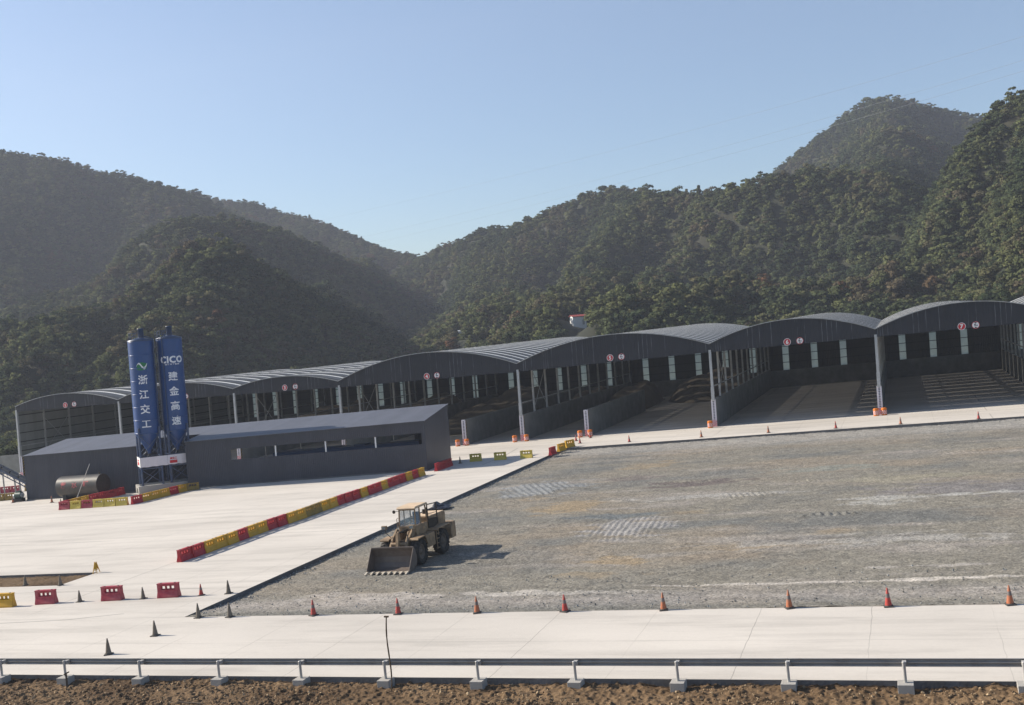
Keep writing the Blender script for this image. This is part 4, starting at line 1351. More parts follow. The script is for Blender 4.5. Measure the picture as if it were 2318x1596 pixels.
cone(-40.98, 57.41, 'g', 'dark grey cone on the left kerb of the gravel yard')
cone(-42.82, 57.09, 'r', 'small red banded cone right of the last red barrier', .92)
cone(-46.92, 56.57, 'g', 'grey cone between the two right faded red barriers', .95)
cone(-51.66, 56.14, 'g', 'brown grey cone between the two left faded red barriers', .95)
cone(-57.77, 61.02, 'g', 'pale grey cone at the right corner of the soil pit', .95)
cone(-61.30, 61.34, 'g', 'pale grey cone on the edge of the soil pit near the photo edge', .95)
for (x, k, lb) in ((-31.58, 'r', 'red cone straight below the loader bucket by the gravel edge'), (-26.34, 'r', 'red and grey cone above the thin leaning pole'),
                   (-21.73, 'o', 'faded orange cone right of the thin leaning pole, on the gravel edge'), (-16.88, 'r', 'red cone in the middle of the near gravel edge'),
                   (-11.77, 'o', 'faded orange cone, fourth from the right on the near gravel edge'), (-5.70, 'o', 'orange cone, third from the right on the near gravel edge'),
                   (-1.24, 'r', 'bright red cone, second from the right on the near gravel edge'), (3.89, 'o', 'orange cone nearest the right photo edge on the near gravel edge')):
    cone(x, 51.9, k, lb, 1.03, GN)
GK = 'cones along the far concrete strip before the sheds'
for (x, y, k, lb) in ((-39.8, 138.76, 'r', 'small red cone in front of the wall in the middle of shed 5'), (-41.02, 136.09, 'r', 'tiny red cone left of the pair before shed 5'), (-39.51, 132.74, 'r', 'tiny red cone just behind the gravel corner'),
                      (-32.40, 130.34, 'r', 'red cone on the far kerb below the shed 5 opening'), (-23.31, 129.9, 'o', 'dull orange cone on the far kerb near the barrels of shed 5 and 6'),
                      (-15.29, 129.66, 'o', 'dull orange cone on the far kerb at the left of shed 6'), (-7.57, 129.32, 'r', 'red cone on the far kerb at the right of shed 6'),
                      (-.48, 128.9, 'o', 'dull orange cone on the far kerb below shed 7'), (7.65, 128.7, 'r', 'red cone on the far kerb nearest the right photo edge')):
    cone(x, y, k, lb, 1.0, GK)
cone(-50.81, 119.54, 'g', 'dark grey cone in the shade between the hall end and a yellow barrier')
cone(-109.86, 109.02, 'o', 'dull orange cone left of the hall corner by the pump')
cone(-101.38, 106.8, 'o', 'dull orange cone left of the steel tank')
cone(-97.9, 104.6, 'g', 'pale cone half hidden behind the loop barriers under the tank', .9)

# folding caution stand at the pit corner
t = empty('folding_caution_stand', -57.8, 64.75, 0, rz=.3)
tag(t, 'small yellow folding caution stand at the back corner of the soil pit', 'caution stand')
for s in (-1, 1):
    b = MB(); b.bar((-.16, s * .26, 0), (-.05, s * .02, .85), .04); b.bar((.16, s * .26, 0), (.05, s * .02, .85), .04); b.bar((-.12, s * .19, .25), (.12, s * .19, .25), .04)
    b.add([(-.11, s * .17, .3), (.11, s * .17, .3), (.06, s * .045, .78), (-.06, s * .045, .78)], [(0, 1, 2, 3)])
    b.build('panel', M_YEL, t, recalc=False)

# ================================================================== CRASH BARRELS
def make_barrel():
    t = empty('crash_barrel')
    b = MB(); b.lathe([(.30, 0), (.33, .05), (.33, .84), (.30, .90)], 24); b.lathe([(.35, .80), (.35, .87)], 24)
    b.build('barrel_body', M_ORANGE, t)
    b = MB(); b.lathe([(.30, .90), (.26, .93), (0, .93)], 24); b.build('barrel_lid', M_ORANGE, t)
    for nm, par_, mm in (('red_check', 0, M_SIGNRED), ('white_check', 1, M_WHITEP)):
        b = MB(); n = 16
        for i in range(n):
            for j in range(3):
                if (i + j) % 2 == par_:
                    a0, a1 = 2 * PI * i / n, 2 * PI * (i + 1) / n; z0 = .16 + .16 * j
                    r = .334
                    b.add([(r * math.cos(a0), r * math.sin(a0), z0), (r * math.cos(a1), r * math.sin(a1), z0), (r * math.cos(a1), r * math.sin(a1), z0 + .16), (r * math.cos(a0), r * math.sin(a0), z0 + .16)], [(0, 1, 2, 3)])
        b.build(nm, mm, t, recalc=False)
    return t
brp = make_barrel(); first = [True]
def barrel(x, y, label):
    t = brp if first[0] else copy_tree(brp); first[0] = False
    place(t, x, y, 0, rnd.uniform(0, 1)); tag(t, label, 'crash barrel', 'orange crash barrels at the partition wall ends')
for (x, y, lb) in ((-59.9, 140.6, 'left of the wall in the middle of shed 4'), (-58.55, 140.7, 'right of the wall in the middle of shed 4'),
                   (-51.25, 140.6, 'left of the wall between shed 4 and shed 5'), (-49.55, 140.7, 'right of the wall between shed 4 and shed 5'),
                   (-41.75, 140.6, 'left of the wall in the middle of shed 5'), (-40.35, 140.7, 'right of the wall in the middle of shed 5'),
                   (-23.95, 140.5, 'at the wall between shed 5 and shed 6'), (-3.3, 140.5, 'left of the wall between shed 6 and shed 7'),
                   (-2.35, 140.6, 'right of the wall between shed 6 and shed 7'), (-79.3, 140.6, 'seen through the hall slot left of a wall'), (-78.0, 140.7, 'seen through the hall slot right of a wall')):
    barrel(x, y, 'checked orange barrel ' + lb)

# ================================================================== GUARDRAIL
def guardrail():
    t = empty('guardrail', -20, 41.2, 0)
    tag(t, 'zinc guardrail on concrete blocks along the near road edge', 'guardrail')
    GX = [G(px, 1534)[0] for px in (150, 322, 503, 690, 882, 1092, 1312, 1542, 1790, 2050)]
    GX = [GX[0] - 4.0 * k for k in (5, 4, 3, 2, 1)] + GX + [GX[-1] + 4.0 * k for k in (1, 2, 3, 4, 5, 6)]
    prof = [(0, .0), (-.01, .02), (.075, .075), (.075, .11), (-.01, .15), (-.01, .165), (.075, .205), (.075, .24), (-.01, .295), (0, .315)]
    prof2 = [(a - .006, c) for a, c in prof][::-1]
    for k in range(len(GX) - 1):
        b = MB()
        b.prism([(a, c) for a, c in prof + prof2], GX[k] + 20 - (.12 if k % 2 else 0), GX[k + 1] + 20, 'X')
        b.v = [(x, y * 1.0 + .30 + (.004 if k % 2 else 0), z + .57) for x, y, z in b.v]
        b.build('rail', M_GUARD, t)
    for x in GX:
        x += 20
        b = MB(); b.cyl((x, 0, .08), (x, 0, .84), .062, n=16); b.cyl((x, 0, .84), (x, 0, .86), .066, .05, n=16)
        p = b.build('post', M_GPOST, t)
        b = MB(); b.box(x - .06, x + .09, .05, .30, .66, .82); b.build('bracket', M_GPOST, p)
        b = MB(); b.box(x - .28, x + .28, -.32, .28, -.75, .09); b.build('footing_block', M_CONCL, p, bevel=.012)
guardrail()

b = MB(); n = 12
pts = [(-21.24 + .06 * math.sin(k * .5) - .0 * k, 40.62 + .01 * k, -.5 + 3.42 * k / n) for k in range(n + 1)]
for k in range(n): b.cyl(pts[k], pts[k + 1], .032 + .004 * math.sin(k * 2.2), n=8, caps=True)
b.box(-21.36, -21.16, 40.7, 40.78, 2.88, 2.94)
o = b.build('thin_pole', M_WOOD, shear=False); o.location.z = K * -21.2
tag(o, 'thin dark pole standing crooked beside a guardrail post', 'pole')
b = MB(); b.bar((-38.35, 40.4, -.55), (-38.75, 40.8, .35), .09, .05); b.bar((-38.85, 40.8, .30), (-38.6, 40.82, .42), .10, .06)
o = b.build('wooden_stake', M_WOOD); o.location.z = K * -38.5
tag(o, 'short dark stake leaning by the leftmost guardrail block', 'stake')
b = MB(); b.box(-30.2, -28.9, 38.05, 38.13, -.30, -.26)
o = b.build('plank', M_WOOD); o.location.z = K * -29.5 + .30
tag(o, 'thin plank lying on the soil at the bottom edge', 'plank')

# ================================================================== WHEEL LOADER
def wheel(x, y, t, side):
    b = MB(); R = .79; wd = .29; n = 40
    prof = [(.46, -wd * .8), (.60, -wd), (.70, -wd * .98), (R - .03, -wd * .85), (R - .02, 0), (R - .03, wd * .85), (.70, wd * .98), (.60, wd), (.46, wd * .8)]
    vs = []
    for r, xx in prof:
        for i in range(n):
            a = 2 * PI * i / n; vs.append((x + xx, y + r * math.cos(a), R + r * math.sin(a)))
    b.add(vs, [(k * n + i, k * n + (i + 1) % n, (k + 1) * n + (i + 1) % n, (k + 1) * n + i) for k in range(len(prof) - 1) for i in range(n)], True)
    for i in range(22):
        a = 2 * PI * i / 22
        for s in (-1, 1):
            aa = a + (PI / 22 if s > 0 else 0)
            p = Vector((x + s * .02, y + (R - .0) * math.cos(aa), R + (R - .0) * math.sin(aa)))
            aa2 = aa + .10
            q = Vector((x + s * wd * .98, y + (R - .05) * math.cos(aa2), R + (R - .05) * math.sin(aa2)))
            b.bar(p, q, .09, .07, up=(0, math.cos(aa), math.sin(aa)))
            q2 = Vector((x + s * wd * 1.02, y + .62 * math.cos(aa2 + .03), R + .62 * math.sin(aa2 + .03)))
            b.bar(q, q2, .07, .05, up=(1, 0, 0))
    w_ = empty('wheel', 0, 0, 0, tilt=False); w_.parent = t
    b.build('tyre', M_RUBBER, w_)
    b = MB(); s = side
    rp = [(.47, -.16), (.47, .2), (.43, .21), (.40, .12), (.30, .06), (.20, .08), (.17, .20), (.0, .22)]
    vs = []
    for r, xx in rp:
        for i in range(n):
            a = 2 * PI * i / n; vs.append((x + s * xx, y + r * math.cos(a), R + r * math.sin(a)))
    b.add(vs, [(k * n + i, k * n + (i + 1) % n, (k + 1) * n + (i + 1) % n, (k + 1) * n + i) for k in range(len(rp) - 1) for i in range(n)], True)
    for i in range(10):
        a = 2 * PI * i / 10; p = (x + s * .06, y + .25 * math.cos(a), R + .25 * math.sin(a)); b.cyl(p, (p[0] + s * .05, p[1], p[2]), .02, n=6)
    b.build('rim', M_RIM, w_)
def loader():
    t = empty('wheel_loader', -32.35, 65.35, -.25, rz=R_(-1.5))
    t.scale = (1.04, 1.04, 1.08)
    tag(t, 'dusty yellow wheel loader with its wide bucket lowered on the gravel', 'wheel loader')
    for x in (-1.08, 1.08):
        for y in (0, 3.35): wheel(x, y, t, 1 if x > 0 else -1)
    # rear frame, tanks, engine hood, counterweight
    b = MB()
    b.prism([(1.2, .72), (5.35, .72), (5.35, 1.55), (1.2, 1.55)], -.62, .62, 'X')
    b.cyl((-.95, 3.35, .79), (.95, 3.35, .79), .18, n=12)
    b.build('rear_frame', M_LOAD, t, bevel=.03)
    for s in (-1, 1):
        b = MB(); b.prism([(1.02, .78), (2.35, .78), (2.35, 1.62), (1.02, 1.62)], s * .64 if s > 0 else -1.2, s * 1.2 if s > 0 else -.64, 'X'); b.build('side_tank', M_LOAD, t, bevel=.03)
        b = MB(); b.prism([(2.45, 1.60), (2.6, 1.72), (4.3, 1.72), (4.5, 1.60), (4.5, 1.66), (4.3, 1.78), (2.58, 1.78), (2.40, 1.66)], min(s * .6, s * 1.38), max(s * .6, s * 1.38), 'X'); b.build('rear_fender', M_LOAD, t)
    b = MB()
    b.prism([(2.75, 1.56), (5.25, 1.56), (5.32, 2.36), (5.2, 2.46), (2.75, 2.50)], -.66, .66, 'X')
    h = b.build('engine_hood', M_LOAD, t, bevel=.04)
    b = MB(); b.prism([(2.78, 2.505), (5.2, 2.465), (5.2, 2.485), (2.78, 2.525)], -.62, .62, 'X'); b.build('hood_top', M_LOADL, h)
    for y in (3.0, 3.62, 4.24):
        b = MB(); b.box(.662, .675, y, y + .56, 1.68, 2.34); b.box(.675, .69, y + .24, y + .34, 1.9, 2.1); b.build('hood_door', M_LOAD, h)
    b = MB()
    for k in range(9): b.box(.676, .684, 3.66 , 4.14, 1.76 + k * .055, 1.785 + k * .055)
    b.build('louvre', M_OIL, h)
    b = MB(); b.cyl((.2, 3.4, 2.5), (.2, 3.4, 3.0), .07, n=12); b.cyl((-.25, 3.9, 2.48), (-.25, 3.9, 2.8), .12, n=14); b.build('exhaust_stack', M_OIL, h)
    b = MB(); b.prism([(5.0, .62), (5.75, .62), (5.8, 1.0), (5.75, 1.68), (5.3, 1.68), (5.0, 1.3)], -1.15, 1.15, 'X'); b.build('counterweight', M_LOAD, t, bevel=.05)
    for s in (-.9, .9):
        b = MB(); b.cyl((s, 5.79, 1.4), (s, 5.83, 1.4), .08, n=14); b.build('tail_lamp', M_SIGNRED, t)
    # ladder at the side
    b = MB()
    for y in (2.42, 2.76): b.bar((1.26, y, .45), (1.26, y, 1.75), .05)
    for z in (.5, .8, 1.1, 1.4): b.box(1.2, 1.34, 2.42, 2.76, z, z + .035)
    b.build('ladder', M_LOAD, t)
    # front frame with fenders
    b = MB()
    b.prism([(-.85, .62), (1.1, .62), (1.15, 1.35), (.7, 2.0), (.15, 2.05), (-.3, 1.5), (-.85, 1.1)], -.42, -.32, 'X')
    b.prism([(-.85, .62), (1.1, .62), (1.15, 1.35), (.7, 2.0), (.15, 2.05), (-.3, 1.5), (-.85, 1.1)], .32, .42, 'X')
    b.box(-.32, .32, -.8, 1.1, .65, .95); b.box(-.32, .32, .1, .5, .95, 1.5); b.cyl((-.95, 0, .79), (.95, 0, .79), .2, n=12)
    b.build('front_frame', M_LOAD, t, bevel=.02)
    for s in (-1, 1):
        b = MB(); pr = [(-.55, 1.62), (-.5, 1.70), (.45, 1.72), (.72, 1.50), (.88, 1.10)]
        pr = pr + [(a + .03, c - .06) for a, c in pr[::-1]]
        b.prism(pr, min(s * .75, s * 1.38), max(s * .75, s * 1.38), 'X'); b.build('front_fender', M_LOAD, t)
        b = MB(); b.bar((s * .62, -.15, 1.6), (s * .98, -.42, 2.15), .04); b.bar((s * .98, -.42, 2.15), (s * 1.0, -.42, 2.35), .04)
        st = b.build('lamp_bracket', M_OIL, t)
        b = MB(); b.box(s * 1.0 - .17, s * 1.0 + .17, -.58, -.38, 2.33, 2.55); b.build('lamp_box', M_LOAD, t)
        b = MB(); b.box(s * 1.0 - .13, s * 1.0 + .13, -.60, -.58, 2.36, 2.52); b.build('headlight', M_GLASS, t)
    # cab
    b = MB()
    b.prism([(.95, 1.58), (2.62, 1.58), (2.62, 2.2), (.80, 2.2), (.80, 1.9)], -.62, .62, 'X')
    b.box(-.78, .78, 1.0, 2.6, 1.56, 1.62)
    cb = b.build('cab_base', M_LOAD, t, bevel=.02)
    b = MB()
    P = lambda s, y0, y1: b.bar((s * .60, y0, 2.18), (s * .57, y1, 3.34), .075)
    for s in (-1, 1): P(s, .84, .98); P(s, 1.62, 1.62); P(s, 2.58, 2.5)
    for s in (-1, 1):
        b.bar((s * .59, .84, 2.22), (s * .59, 2.58, 2.22), .06)
    b.bar((-.6, .82, 2.22), (.6, .82, 2.22), .07); b.bar((-.57, .97, 3.28), (.57, .97, 3.28), .07)
    b.bar((-.6, 2.6, 2.22), (.6, 2.6, 2.22), .07)
    b.build('cab_frame', M_LOAD, t)
    b = MB(); b.prism([(.80, 3.32), (2.72, 3.32), (2.74, 3.40), (2.6, 3.47), (.95, 3.47), (.80, 3.40)], -.68, .68, 'X'); b.build('cab_roof', M_LOADL, t, bevel=.03)
    b = MB(); b.add([(-.56, .85, 2.25), (.56, .85, 2.25), (.54, .98, 3.26), (-.54, .98, 3.26)], [(0, 1, 2, 3)]); b.build('windscreen', M_GLASS, t, recalc=False)
    b = MB(); b.add([(.595, .88, 2.25), (.595, 1.58, 2.25), (.575, 1.58, 3.28), (.575, 1.02, 3.28)], [(0, 1, 2, 3)]); b.build('side_window', M_GLASS, t, recalc=False)
    b = MB(); b.add([(-.595, .88, 2.25), (-.595, 2.5, 2.25), (-.575, 2.45, 3.28), (-.575, 1.02, 3.28)], [(0, 1, 2, 3)]); b.build('side_window', M_GLASS, t, recalc=False)
    b = MB(); b.box(-.25, .25, 1.75, 2.2, 2.05, 2.25); b.box(-.25, .25, 2.15, 2.27, 2.25, 2.95); b.build('seat', M_SEAT, t, bevel=.04)
    b = MB(); b.cyl((0, 1.15, 2.0), (0, 1.4, 2.62), .03, n=8); b.lathe([(.17, 2.62), (.19, 2.64), (.17, 2.66)], 20, c=(0, 1.42)); b.build('steering_wheel', M_BLACK, t)
    # opened door swung back against the hood
    b = MB(); x0, y0, x1, y1 = .66, 2.62, .98, 3.36
    for (za, zb_) in ((1.62, 3.30),):
        b.bar((x0, y0, za), (x0, y0, zb_), .06); b.bar((x1, y1, za + .35), (x1, y1, zb_), .06)
        b.bar((x0, y0, zb_), (x1, y1, zb_), .06); b.bar((x0, y0, 2.35), (x1, y1, 2.35), .06); b.bar((x0, y0, za), (x1, y1, za + .35), .06)
        b.add([(x0, y0, za), (x1, y1, za + .35), (x1, y1, 2.35), (x0, y0, 2.35)], [(0, 1, 2, 3)])
        b.bar((x0, y0, 2.95), (x1, y1, 2.95), .035); b.bar((x0, y0, 2.7), (x1, y1, 2.7), .03)
    b.build('cab_door', M_OIL, t, recalc=False)
    b = MB(); b.bar((-.58, .92, 3.2), (-.82, .78, 3.22), .025); b.cyl((-.86, .76, 3.2), (-.86, .80, 3.2), .11, n=16); b.build('mirror', M_OIL, t)
    b = MB()
    for (p, q) in (((1.0, 1.15, 1.62), (1.0, 1.15, 2.1)), ((1.0, 1.15, 2.1), (1.0, 1.55, 2.1)), ((1.0, 1.55, 2.1), (1.0, 1.55, 1.62)), ((-.72, .8, 2.2), (-.72, .8, 2.75)), ((-.72, .8, 2.75), (-.62, .85, 2.8))):
        b.bar(p, q, .035)
    b.build('handrail', M_LOAD, t)
    # lift arms, linkage and cylinders
    for s in (-1, 1):
        b = MB()
        pr = [(.55, 1.80), (.62, 2.10), (.40, 2.18), (-.35, 1.72), (-.85, 1.15), (-1.14, .60), (-1.14, .36), (-.98, .34), (-.70, .75), (-.30, 1.18), (.30, 1.66)]
        b.prism(pr, min(s * .52, s * .64), max(s * .52, s * .64), 'X')
        b.build('lift_arm', M_LOAD, t)
        b = MB(); b.cyl((s * .46, .35, 1.05), (s * .46, -.35, 1.15), .085, n=12); b.cyl((s * .46, -.35, 1.15), (s * .5, -.95, 1.0), .045, n=10); b.build('lift_cylinder', M_OIL, t)
    b = MB(); b.cyl((-.56, -.55, 1.38), (.56, -.55, 1.38), .12, n=14); b.build('cross_tube', M_LOAD, t)
    b = MB(); b.cyl((-.60, -1.05, .45), (.60, -1.05, .45), .07, n=10); b.build('bucket_pin', M_OIL, t)
    b = MB(); b.prism([(-.55, 1.20), (-.40, 1.55), (-.55, 2.12), (-.72, 2.15), (-.85, 1.55), (-.95, 1.02), (-.80, .95)], -.09, .09, 'X'); b.build('rocker', M_LOAD, t)
    b = MB(); b.cyl((0, .75, 2.0), (0, .05, 2.05), .10, n=14); b.cyl((0, .05, 2.05), (0, -.6, 2.08), .05, n=10); b.build('tilt_cylinder', M_OIL, t)
    b = MB(); b.bar((0, -.70, 1.05), (0, -1.12, 1.0), .12); b.build('link', M_OIL, t)
    b = MB(); 
    for q in range(5):
        x = -.3 + .15 * q; b.cyl((x, .5, 1.5), (x * .6, -.1, 1.25 + .05 * q), .02, n=6); b.cyl((x * .6, -.1, 1.25 + .05 * q), (x * .5, -.7, 1.6), .02, n=6)
    b.build('hose', M_RUBBER, t)
    # bucket
    w2 = 1.5
    inner = [(-2.52, .04), (-1.75, .05), (-1.45, .16), (-1.27, .42), (-1.22, .78), (-1.33, 1.12), (-1.52, 1.38)]
    outer = [(a + .05, c - (.03 if k < 2 else 0)) for k, (a, c) in enumerate(inner)]
    b = MB(); b.prism(inner + outer[::-1], -w2, w2, 'X'); bk = b.build('bucket_shell', M_BUCKET, t)
    side = inner[:1] + [(-2.35, .30), (-1.62, 1.33)] + inner[::-1][:-1]
    for s in (-1, 1):
        b = MB(); b.prism(side, min(s * w2, s * (w2 + .035)), max(s * w2, s * (w2 + .035)), 'X'); b.build('bucket_side', M_BUCKET, t)
    b = MB(); b.box(-w2, w2, -2.56, -2.20, .045, .062); b.build('cutting_edge', M_EDGE, bk)
    b = MB(); b.bar((-w2, -1.53, 1.39), (w2, -1.53, 1.39), .09, .07); b.build('bucket_rim', M_BUCKET, bk)
    for k in range(8):
        x = -w2 + .06 + k * (2 * w2 - .12) / 7
        b = MB(); b.prism([(-2.85, .03), (-2.50, .01), (-2.30, .02), (-2.30, .10), (-2.50, .13)], x - .055, x + .055, 'X'); b.build('tooth', M_EDGE, bk)
    for s in (-.58, .58):
        b = MB(); b.prism([(-1.22, .2), (-1.35, .15), (-1.62, .25), (-1.62, .6), (-1.22, 1.0)], s - .05, s + .05, 'X')
        b.v = [(x, y + .47, z) for x, y, z in b.v]; b.build('bucket_lug', M_BUCKET, t)
loader()
# dark tarp lying on the kerb behind the loader
g0 = (-39.7, 88.0)
b = MB(); n = 9
vs = []; rr = random.Random(2)
for i in range(n):
    for j in range(n):
        x = -1.2 + 2.4 * i / (n - 1); y = -1.4 + 2.8 * j / (n - 1)
        d = max(abs(x) / 1.2, abs(y) / 1.4)
        vs.append((x + rr.uniform(-.1, .1), y + rr.uniform(-.1, .1), -.25 + .75 * (1 - d) ** .8 * (1 + rr.uniform(-.3, .3)) + (.5 if i < 4 and d < .6 else .0)))
b.add(vs, [(i * n + j, (i + 1) * n + j, (i + 1) * n + j + 1, i * n + j + 1) for i in range(n - 1) for j in range(n - 1)])
o = b.build('black_tarp', M_TARP); place(o, g0[0], g0[1], 0, .3); o.scale = (.75, .7, .5)
tag(o, 'crumpled black tarp heaped on the kerb behind the wheel loader', 'tarp')

# ================================================================== HILLS
def crest(pts, sl=0.6, drop=5.0):
    """pts: (px, py, Y) seen on the skyline; returns 3-D crest"""
    return [tuple(PL(px, py, Y) - np.array([0, 0, drop])) for px, py, Y in pts], sl
RIDGES = [
    # far left mountain and the ridge behind it running down to the saddle
    crest([(-420, 250, 640), (-150, 300, 640), (0, 340, 640), (130, 358, 650), (260, 382, 665), (340, 414, 690), (430, 446, 730)], .55),
    crest([(300, 400, 900), (430, 438, 880), (560, 457, 860), (650, 480, 850), (740, 512, 830), (800, 540, 810), (850, 562, 800), (900, 572, 800), (945, 574, 790)], .50),
    # spurs of the left mountain
    crest([(130, 370, 640), (90, 470, 570), (60, 560, 510), (40, 640, 460)], .70),
    crest([(330, 420, 690), (260, 520, 590), (200, 610, 510), (120, 700, 440)], .75),
    crest([(560, 460, 850), (520, 520, 720), (470, 500, 560)], .70),
    # middle brownish ridge, running away from the camera as it falls to the right
    crest([(230, 560, 450), (330, 500, 455), (430, 488, 465), (500, 484, 480), (600, 512, 515), (680, 545, 550), (740, 570, 575), (830, 600, 620), (900, 640, 650), (970, 672, 680), (1030, 712, 700)], .85),
    # nearer knoll behind the silos and its long dark flank
    crest([(-250, 800, 280), (-60, 745, 285), (60, 715, 290), (150, 690, 295), (230, 625, 305), (300, 590, 315), (370, 560, 322), (440, 545, 330), (510, 555, 345), (580, 590, 362), (650, 640, 385), (720, 668, 412), (790, 712, 450), (850, 762, 500), (900, 800, 540)], .88),
    crest([(430, 552, 328), (410, 640, 300), (380, 720, 275), (340, 800, 255)], .8),
    crest([(230, 630, 305), (170, 720, 280), (90, 790, 258)], .8),
    # right side: skyline from the saddle up
    crest([(945, 578, 790), (990, 566, 760), (1030, 545, 730), (1080, 520, 700), (1120, 508, 680), (1180, 512, 670), (1230, 492, 655), (1290, 462, 640), (1350, 440, 630), (1400, 432, 620), (1450, 442, 610)], .55),
    crest([(1400, 436, 620), (1480, 436, 560), (1560, 418, 520), (1640, 414, 500), (1700, 396, 490), (1760, 380, 480), (1830, 366, 480)], .6),
    crest([(1760, 455, 900), (1830, 376, 900), (1900, 306, 900), (1940, 258, 900), (1990, 228, 900), (2050, 229, 900), (2110, 234, 900), (2215, 244, 900), (2330, 250, 900)], .70),
    crest([(1120, 510, 680), (1100, 600, 560), (1080, 680, 450), (1050, 740, 370)], .75),
    crest([(1300, 462, 640), (1230, 560, 530), (1160, 650, 440), (1120, 710, 360)], .75),
    crest([(1480, 442, 560), (1400, 540, 470), (1330, 620, 400), (1260, 690, 330)], .78),
    crest([(1640, 426, 500), (1560, 530, 430), (1500, 610, 370), (1430, 680, 310)], .80),
    crest([(1830, 376, 480), (1760, 450, 430), (1680, 540, 375), (1600, 630, 330), (1540, 690, 290)], .85),
    crest([(1990, 222, 900), (2010, 330, 650), (1960, 420, 500), (1880, 480, 420), (1790, 600, 340), (1740, 680, 290)], .85),
    crest([(2600, 90, 440), (2440, 150, 420), (2350, 192, 410), (2296, 220, 400), (2256, 262, 400), (2190, 330, 380), (2130, 430, 350), (2080, 520, 320), (2050, 600, 295), (2030, 670, 270)], .95),
    crest([(2420, 150, 420), (2330, 330, 350), (2260, 470, 310), (2200, 580, 280), (2170, 660, 255)], .9),
]
RAVINES = []
def terrain(X, Y):
    X = np.asarray(X, float); Y = np.asarray(Y, float)
    wx = X + 6 * fbm(X / 60, Y / 60, 2, 101); wy = Y + 8 * fbm(X / 75 + 9, Y / 75, 2, 117)
    base = K * np.clip(X, -300, 200) - 1.0 + np.clip(Y - 225, 0, None) * 0.045
    z = base
    acc = np.full(X.shape, -1e9)
    for pts, sl in RIDGES:
        for a, b_ in zip(pts[:-1], pts[1:]):
            ax, ay, az = a; bx, by, bz = b_
            dx, dy = bx - ax, by - ay
            t = np.clip(((wx - ax) * dx + (wy - ay) * dy) / (dx * dx + dy * dy), 0, 1)
            d = np.hypot(wx - ax - t * dx, wy - ay - t * dy)
            h = az + t * (bz - az) - sl * (np.sqrt(d * d + 100) - 10)
            acc = np.maximum(acc, h)
    hh = acc - base
    lift = np.where(hh > 12, hh, 12 * np.exp(np.clip(hh - 12, -80, 0) / 12))     # soft foot
    lift = lift * np.clip((Y - 216) / 30, 0, 1)
    for pts, dep, wd in RAVINES:
        for a, b_ in zip(pts[:-1], pts[1:]):
            dx, dy = b_[0] - a[0], b_[1] - a[1]
            t = np.clip(((wx - a[0]) * dx + (wy - a[1]) * dy) / (dx * dx + dy * dy + 1e-6), 0, 1)
            d = np.hypot(wx - a[0] - t * dx, wy - a[1] - t * dy)
            cut = dep * np.exp(-(d / wd) ** 2)
            lift = lift - np.where(cut > 0.3, np.minimum(cut, lift * .6), 0) / (len(pts) - 1) ** .5
    rough = 6.5 * fbm(X / 48, Y / 48, 3, 7) * np.clip(lift / 15, 0, 1)
    return base + lift + rough
def land(px, py):
    """where the line of sight meets the hillside"""
    Ys = np.arange(218, 900, 1.0)
    P = np.array([PL(px, py, Y) for Y in Ys])
    k = np.nonzero(terrain(P[:, 0], Ys) > P[:, 2])[0]
    return P[k[0]] if len(k) else PL(px, py, 400)
def ravine(pix, dep, wd):
    return ([tuple(land(*p)[:2]) for p in pix], dep, wd)
rv = [ravine([(1985, 690), (1960, 640), (1940, 570), (1900, 520)], 40, 22), ravine([(1600, 640), (1625, 560), (1640, 500), (1650, 460)], 30, 18),
      ravine([(1420, 600), (1470, 540), (1500, 480)], 24, 18), ravine([(1750, 520), (1790, 460), (1830, 420)], 24, 18), ravine([(1190, 660), (1260, 590), (1300, 520)], 24, 19),
      ravine([(2120, 640), (2150, 560), (2190, 480), (2230, 380)], 24, 15), ravine([(960, 770), (985, 700), (975, 640), (955, 600)], 22, 20),
      ravine([(280, 760), (300, 680), (340, 620)], 12, 14), ravine([(250, 640), (180, 560), (200, 480), (240, 420)], 22, 24),
      ravine([(60, 660), (110, 580), (130, 500)], 14, 20)]
RAVINES = rv
def hill_material():
    m = mat('shaded_hill_floor', (0.020, 0.024, 0.013), 0.95, 0, 0.4, 0.05, dirt=(0.035, 0.030, 0.018), dirt_amt=0.8, dirt_scale=0.03)  # shade under the trees is put into this dark floor colour
    return m
TX = np.concatenate([np.arange(-1100, -800, 10.0), np.arange(-800, 330, 3.5), np.arange(330, 661, 12.0)]); TY = np.concatenate([np.arange(212, 560, 3.2), np.arange(560, 980, 5.0), np.arange(980, 1300, 20.0)])
XX, YY = np.meshgrid(TX, TY)
o = grid_mesh('hills', TX, TY, terrain(XX, YY), hill_material()); tag(o, kind='structure')
b = MB(); b.add([(-1100, -60, -1.25), (700, -60, -1.25), (700, 214, -1.25), (-1100, 214, -1.25)], [(0, 1, 2, 3)])
o = b.build('ground', mat('far_ground', (.12, .10, .07), .95, 0, .3, .05), shear=True, recalc=False); tag(o, kind='structure')

